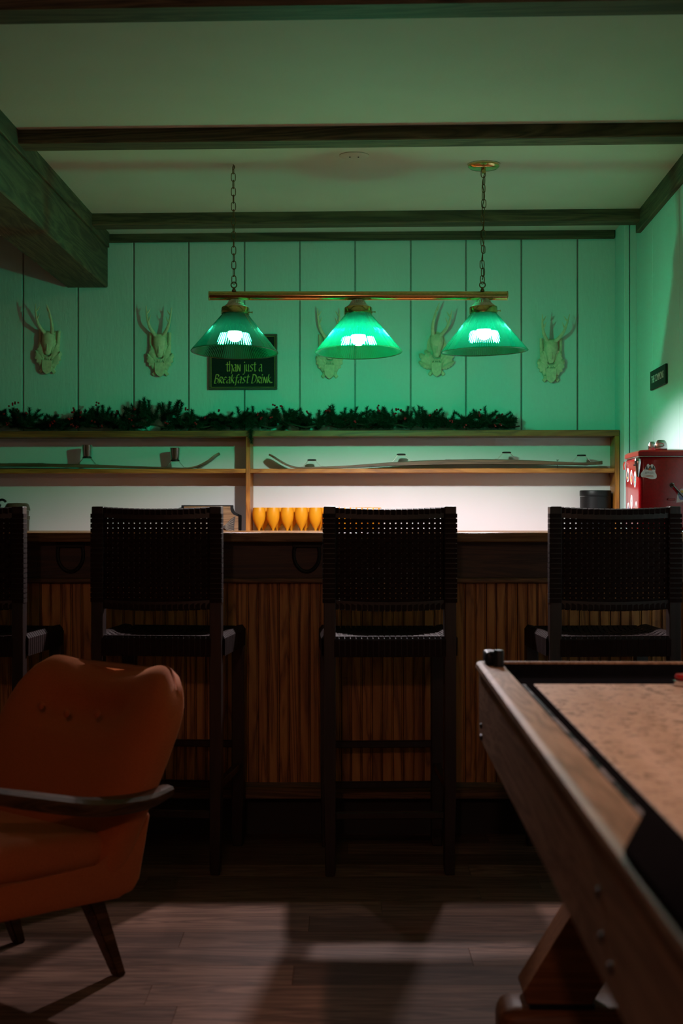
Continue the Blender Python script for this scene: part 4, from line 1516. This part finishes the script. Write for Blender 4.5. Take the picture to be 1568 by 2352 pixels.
def back_mesh():
    m = MB()
    NU, NVv = 48, 26
    z0 = 0.27
    btn = [(-0.115, 0.640), (0.0, 0.632), (0.115, 0.640)]
    rings = []
    for j in range(NVv + 1):
        v = j / NVv
        # rounded top: the last rows pull the section together
        e = max(0.0, (v - 0.86) / 0.14)
        fall = math.sqrt(max(0.0, 1 - e * e)) if e < 1 else 0.0
        th = (0.150 - 0.055 * v) * (0.12 + 0.88 * fall)
        hw = (0.296 + 0.038 * math.sin(math.pi * min(1, v * 0.75)))
        ce = max(0.0, (v - 0.72) / 0.28)
        hw *= 1 - 0.11 * ce ** 3.0
        ring = []
        for i in range(NU):
            a = 2 * math.pi * i / NU
            ca, sa = math.cos(a), math.sin(a)
            x = hw * math.copysign(abs(ca) ** 0.45, ca)
            yo = th / 2 * math.copysign(abs(sa) ** 0.6, sa)
            u = x / hw
            zt = 0.728 + 0.030 * math.exp(-((abs(u) - 0.72) / 0.30) ** 2) - 0.045 * (max(0, abs(u) - 0.80) / 0.20) ** 2
            z = z0 + (zt - z0) * v
            yc = 0.210 + 0.205 * v + 0.05 * v * v
            y = yc + yo - 0.045 * abs(u) ** 2.5 * (0.25 + 0.75 * v)
            if sa < -0.05:
                for bx_, bz_ in btn:
                    d2 = ((x - bx_) / 0.042) ** 2 + ((z - bz_) / 0.034) ** 2
                    y += 0.032 * math.exp(-d2)
                y += -0.020 * math.sin(math.pi * min(1, max(0, (v - 0.1) / 0.75))) * (1 - u * u)
            ring.append(m.bm.verts.new((x, y, z)))
        rings.append(ring)
    for A, B in zip(rings, rings[1:]):
        for i in range(NU):
            k = (i + 1) % NU
            m.bm.faces.new([A[i], A[k], B[k], B[i]])
    m.bm.faces.new(rings[0])
    m.bm.faces.new(rings[-1][::-1])
    return m


bk = back_mesh().build('backrest', 'orange_fabric', ac, True, 1.4)
for bx_, by_, bz_ in ((-0.115, 0.304, 0.640), (0.0, 0.298, 0.632), (0.115, 0.304, 0.640)):
    MB().lathe([(0.0, -0.006), (0.008, -0.005), (0.012, 0.0), (0.008, 0.005), (0.0, 0.006)], 16, True, Matrix.Rotation(math.radians(70), 4, 'X')).build('button', 'orange_fabric', bk, True, 1.2, loc=(bx_, by_, bz_))
sb = MB()
sb.prism([(-0.40, 0.245), (-0.42, 0.27), (-0.425, 0.335), (0.15, 0.300), (0.25, 0.36), (0.330, 0.42), (0.292, 0.255), (0.270, 0.228), (0.22, 0.225)], -0.300, 0.300, 'yz', 0.016, None, 3)
sb.build('seat_base', 'orange_fabric', ac, True, 0.9)
cu = MB().box((-0.285, -0.44, 0.300), (0.285, 0.185, 0.395), 0.035, 4, Matrix.Rotation(math.radians(-4), 4, 'X'))
cu.build('seat_cushion', 'orange_fabric', ac, True, 0.9)
leg_prof = [(0.0, -0.19), (0.0135, -0.19), (0.0145, -0.186), (0.026, 0.0), (0.0, 0.0)]
for s in (-1, 1):
    for y0, yb, nm in ((0.205, 0.300, 'back_leg'), (-0.30, -0.345, 'front_leg')):
        m = MB()
        a = [m.bm.verts.new((s * (0.190 + dx), y0 + dy, 0.245)) for dx, dy in ((-0.026, -0.026), (0.026, -0.026), (0.026, 0.026), (-0.026, 0.026))]
        b = [m.bm.verts.new((s * (0.205 + dx), yb + dy, 0.0)) for dx, dy in ((-0.014, -0.014), (0.014, -0.014), (0.014, 0.014), (-0.014, 0.014))]
        for i in range(4):
            m.bm.faces.new([a[i], a[(i + 1) % 4], b[(i + 1) % 4], b[i]])
        m.bm.faces.new(a); m.bm.faces.new(b)
        bmesh.ops.bevel(m.bm, geom=m.bm.edges[:], offset=0.004, segments=2, affect='EDGES')
        m.build(nm, 'chair_wood', ac, True, 0.5)
    # arm: a long curved bar, dipping in the middle, rising to the front
    path = smooth_path([(s * 0.335, 0.345, 0.470), (s * 0.350, 0.24, 0.460), (s * 0.360, 0.08, 0.474), (s * 0.364, -0.10, 0.517), (s * 0.360, -0.25, 0.556), (s * 0.350, -0.36, 0.575)], 6)
    m = MB()
    rings = []
    n = len(path)
    for i, p in enumerate(path):
        f = i / (n - 1)
        w = 0.018 + 0.016 * math.sin(math.pi * min(1, f * 0.85 + 0.1))
        h = 0.013 + 0.009 * math.sin(math.pi * min(1, f * 1.1))
        rings.append([m.bm.verts.new((p.x + w * dx, p.y, p.z + h * dz)) for dx, dz in ((-1, -0.4), (-0.7, -1), (0.7, -1), (1, -0.4), (1, 0.4), (0.75, 0.85), (0, 1), (-0.75, 0.85), (-1, 0.4))])
    for A, B in zip(rings, rings[1:]):
        for i in range(9):
            k = (i + 1) % 9
            m.bm.faces.new([A[i], A[k], B[k], B[i]])
    m.bm.faces.new(rings[0]); m.bm.faces.new(rings[-1][::-1])
    m.build('arm', 'chair_wood', ac, True, 0.7)
    MB().tube([(s * 0.352, -0.27, 0.550), (s * 0.322, -0.25, 0.40), (s * 0.285, -0.23, 0.30)], [0.017, 0.018, 0.016], 10).build('arm_post', 'chair_wood', ac)

# ------------------------------------------------------------------ shuffleboard table
TBH = 0.80
TA = math.atan2(0.035, 2.142)
tb = thing('game_table', 'long wooden shuffleboard table reaching in from the right foreground', 'table', (0.323, 3.343, 0), -TA)
# local frame: x across to the right, y along the table (0 = far end, negative towards the viewer)
TWd, TLn = 0.78, 2.75
zt, zbm = TBH, 0.622


def rail_profile(x0, s):
    """side rail: flat top, rounded outer lip"""
    pts = [(0.0, zbm), (0.0, zt - 0.026), (-0.004, zt - 0.022), (-0.009, zt - 0.014), (-0.007, zt - 0.005), (0.0, zt - 0.0005), (0.006, zt), (0.048, zt), (0.048, zbm)]
    return [(x0 + s * a, b) for a, b in pts]


for s, x0 in ((1, 0.0), (-1, TWd)):
    MB().prism(rail_profile(x0, s), -TLn, 0.0, 'xz').build('side_rail', 'table_wood', tb, True, 0.5)
    xi = x0 + s * 0.052
    MB().box((min(xi - 0.004 * s, xi), -TLn + 0.03, zt - 0.03), (max(xi - 0.004 * s, xi), -0.028, zt - 0.002)).build('rail_lining', 'black_vinyl', tb, False)
for y0, y1 in ((-0.022, 0.0), (-TLn, -TLn + 0.022)):
    MB().box((0.0484, y0, zbm), (TWd - 0.0484, y1, zt), 0.003, 1).build('end_board', 'table_wood', tb, False)
    yi = (y0 - 0.006, y0) if y0 > -1 else (y1, y1 + 0.006)
    MB().box((0.0525, yi[0], zt - 0.10), (TWd - 0.0525, yi[1], zt - 0.005)).build('end_lining', 'black_vinyl', tb, False)
MB().box((0.0525, -TLn + 0.028, zt - 0.115), (TWd - 0.0525, -0.028, zt - 0.031)).build('gutter_bed', 'black_vinyl', tb, False)
for xg in (0.0525, TWd - 0.0525 - 0.031):
    MB().box((xg, -TLn + 0.14, zt - 0.036), (xg + 0.031, -0.22, zt - 0.028)).build('gutter', 'gutter_lining', tb, False)
PX0, PX1 = 0.099, TWd - 0.099
pf = MB().box((PX0, -TLn + 0.20, zt - 0.032), (PX1, -0.245, zt - 0.024), 0.0015, 1).build('playfield', 'playfield_wood', tb, False)
MB().box((PX0 - 0.014, -TLn + 0.18, zt - 0.034), (PX1 + 0.014, -0.235, zt - 0.0265), 0.0015, 1).build('playfield_edge', 'black_vinyl', tb, False)
# black padded piece lying over the near part of the rail
MB().prism([(-0.006, -1.90), (0.056, -1.70), (0.058, -2.5), (-0.006, -2.5)], zt - 0.001, zt + 0.010, 'xy', 0.003).build('rail_pad', 'black_vinyl', tb, False)
bolt_me = MB().lathe([(0.0, -0.005), (0.005, -0.004), (0.0065, 0.0), (0.0, 0.0)], 12, True, Matrix.Rotation(math.pi / 2, 4, 'Y')).mesh('bolt')
bolt_me.materials.append(MATS['bolt_steel'])
for y, z in ((-0.085, 0.660), (-0.075, 0.597 + 0.03), (-0.09, 0.632), (-1.72, 0.716), (-1.74, 0.67), (-1.80, 0.655)):
    put('bolt', bolt_me, None, tb, (-0.0005, y, max(z, zbm + 0.012)))
# A-shaped pedestals standing on cross feet
for yc in (-0.32, -2.35):
    fo = MB().box((0.012, yc - 0.07, 0.0), (TWd - 0.012, yc + 0.07, 0.115), 0.035, 4).build('cross_foot', 'table_foot_wood', tb, True, 0.5)
    for s in (1, -1):
        def mx(x):
            return x if s > 0 else TWd - x
        poly = [(mx(0.070), 0.122), (mx(0.062), 0.145), (mx(0.345), 0.612), (mx(0.385), 0.612), (mx(0.385), 0.430), (mx(0.205), 0.122)]
        if s < 0:
            poly = poly[::-1]
        MB().prism(poly, yc - 0.055, yc + 0.055, 'xz', 0.003).build('pedestal_leg', 'table_foot_wood', tb, False)
        MB().box((min(mx(0.075), mx(0.21)), yc - 0.057, 0.113), (max(mx(0.075), mx(0.21)), yc + 0.057, 0.1225)).build('foot_pad', 'black_plastic', tb, False)
    MB().box((0.12, yc - 0.09, 0.604), (TWd - 0.12, yc + 0.09, zbm + 0.06)).build('cross_beam', 'table_foot_wood', tb, False)
MB().box((0.049, -TLn + 0.023, zbm + 0.02), (TWd - 0.049, -0.023, zt - 0.116)).build('underside', 'table_foot_wood', tb, False)

# black score slider clamp on the far left corner of the rail
sc = thing('score_clamp', 'black two-post clamp on the far left corner of the game table', 'clamp', (0.0, 0.0, 0.0), 0)
sc.location = (0.345, 3.24, TBH + 0.0005)
MB().lathe([(0.0, 0.0), (0.0115, 0.0), (0.0115, 0.034), (0.010, 0.038), (0.0, 0.039)], 20).build('front_post', 'black_plastic', sc, loc=(0.010, -0.028, 0))
MB().box((-0.012, 0.0, 0.0), (0.012, 0.075, 0.030), 0.006, 3).build('clamp_body', 'black_plastic', sc, loc=(-0.004, 0, 0))
MB().tube([(0.008, -0.028, 0.030), (-0.004, 0.02, 0.026)], 0.008, 10).build('link', 'black_plastic', sc)

# weighted puck at the right edge of the playfield
pk = at(1573, 1577, 3.06)
pu = thing('shuffle_puck', 'red capped chrome puck at the far end of the playfield', 'puck', (pk.x, 3.06, TBH - 0.0238))
MB().lathe([(0.0, 0.0), (0.024, 0.0), (0.0265, 0.002), (0.0265, 0.012), (0.020, 0.014), (0.0, 0.014)], 32).build('weight', 'chrome', pu)
MB().lathe([(0.0, 0.0142), (0.0215, 0.0142), (0.0225, 0.020), (0.020, 0.025), (0.0, 0.026)], 32).build('cap', 'puck_red', pu)
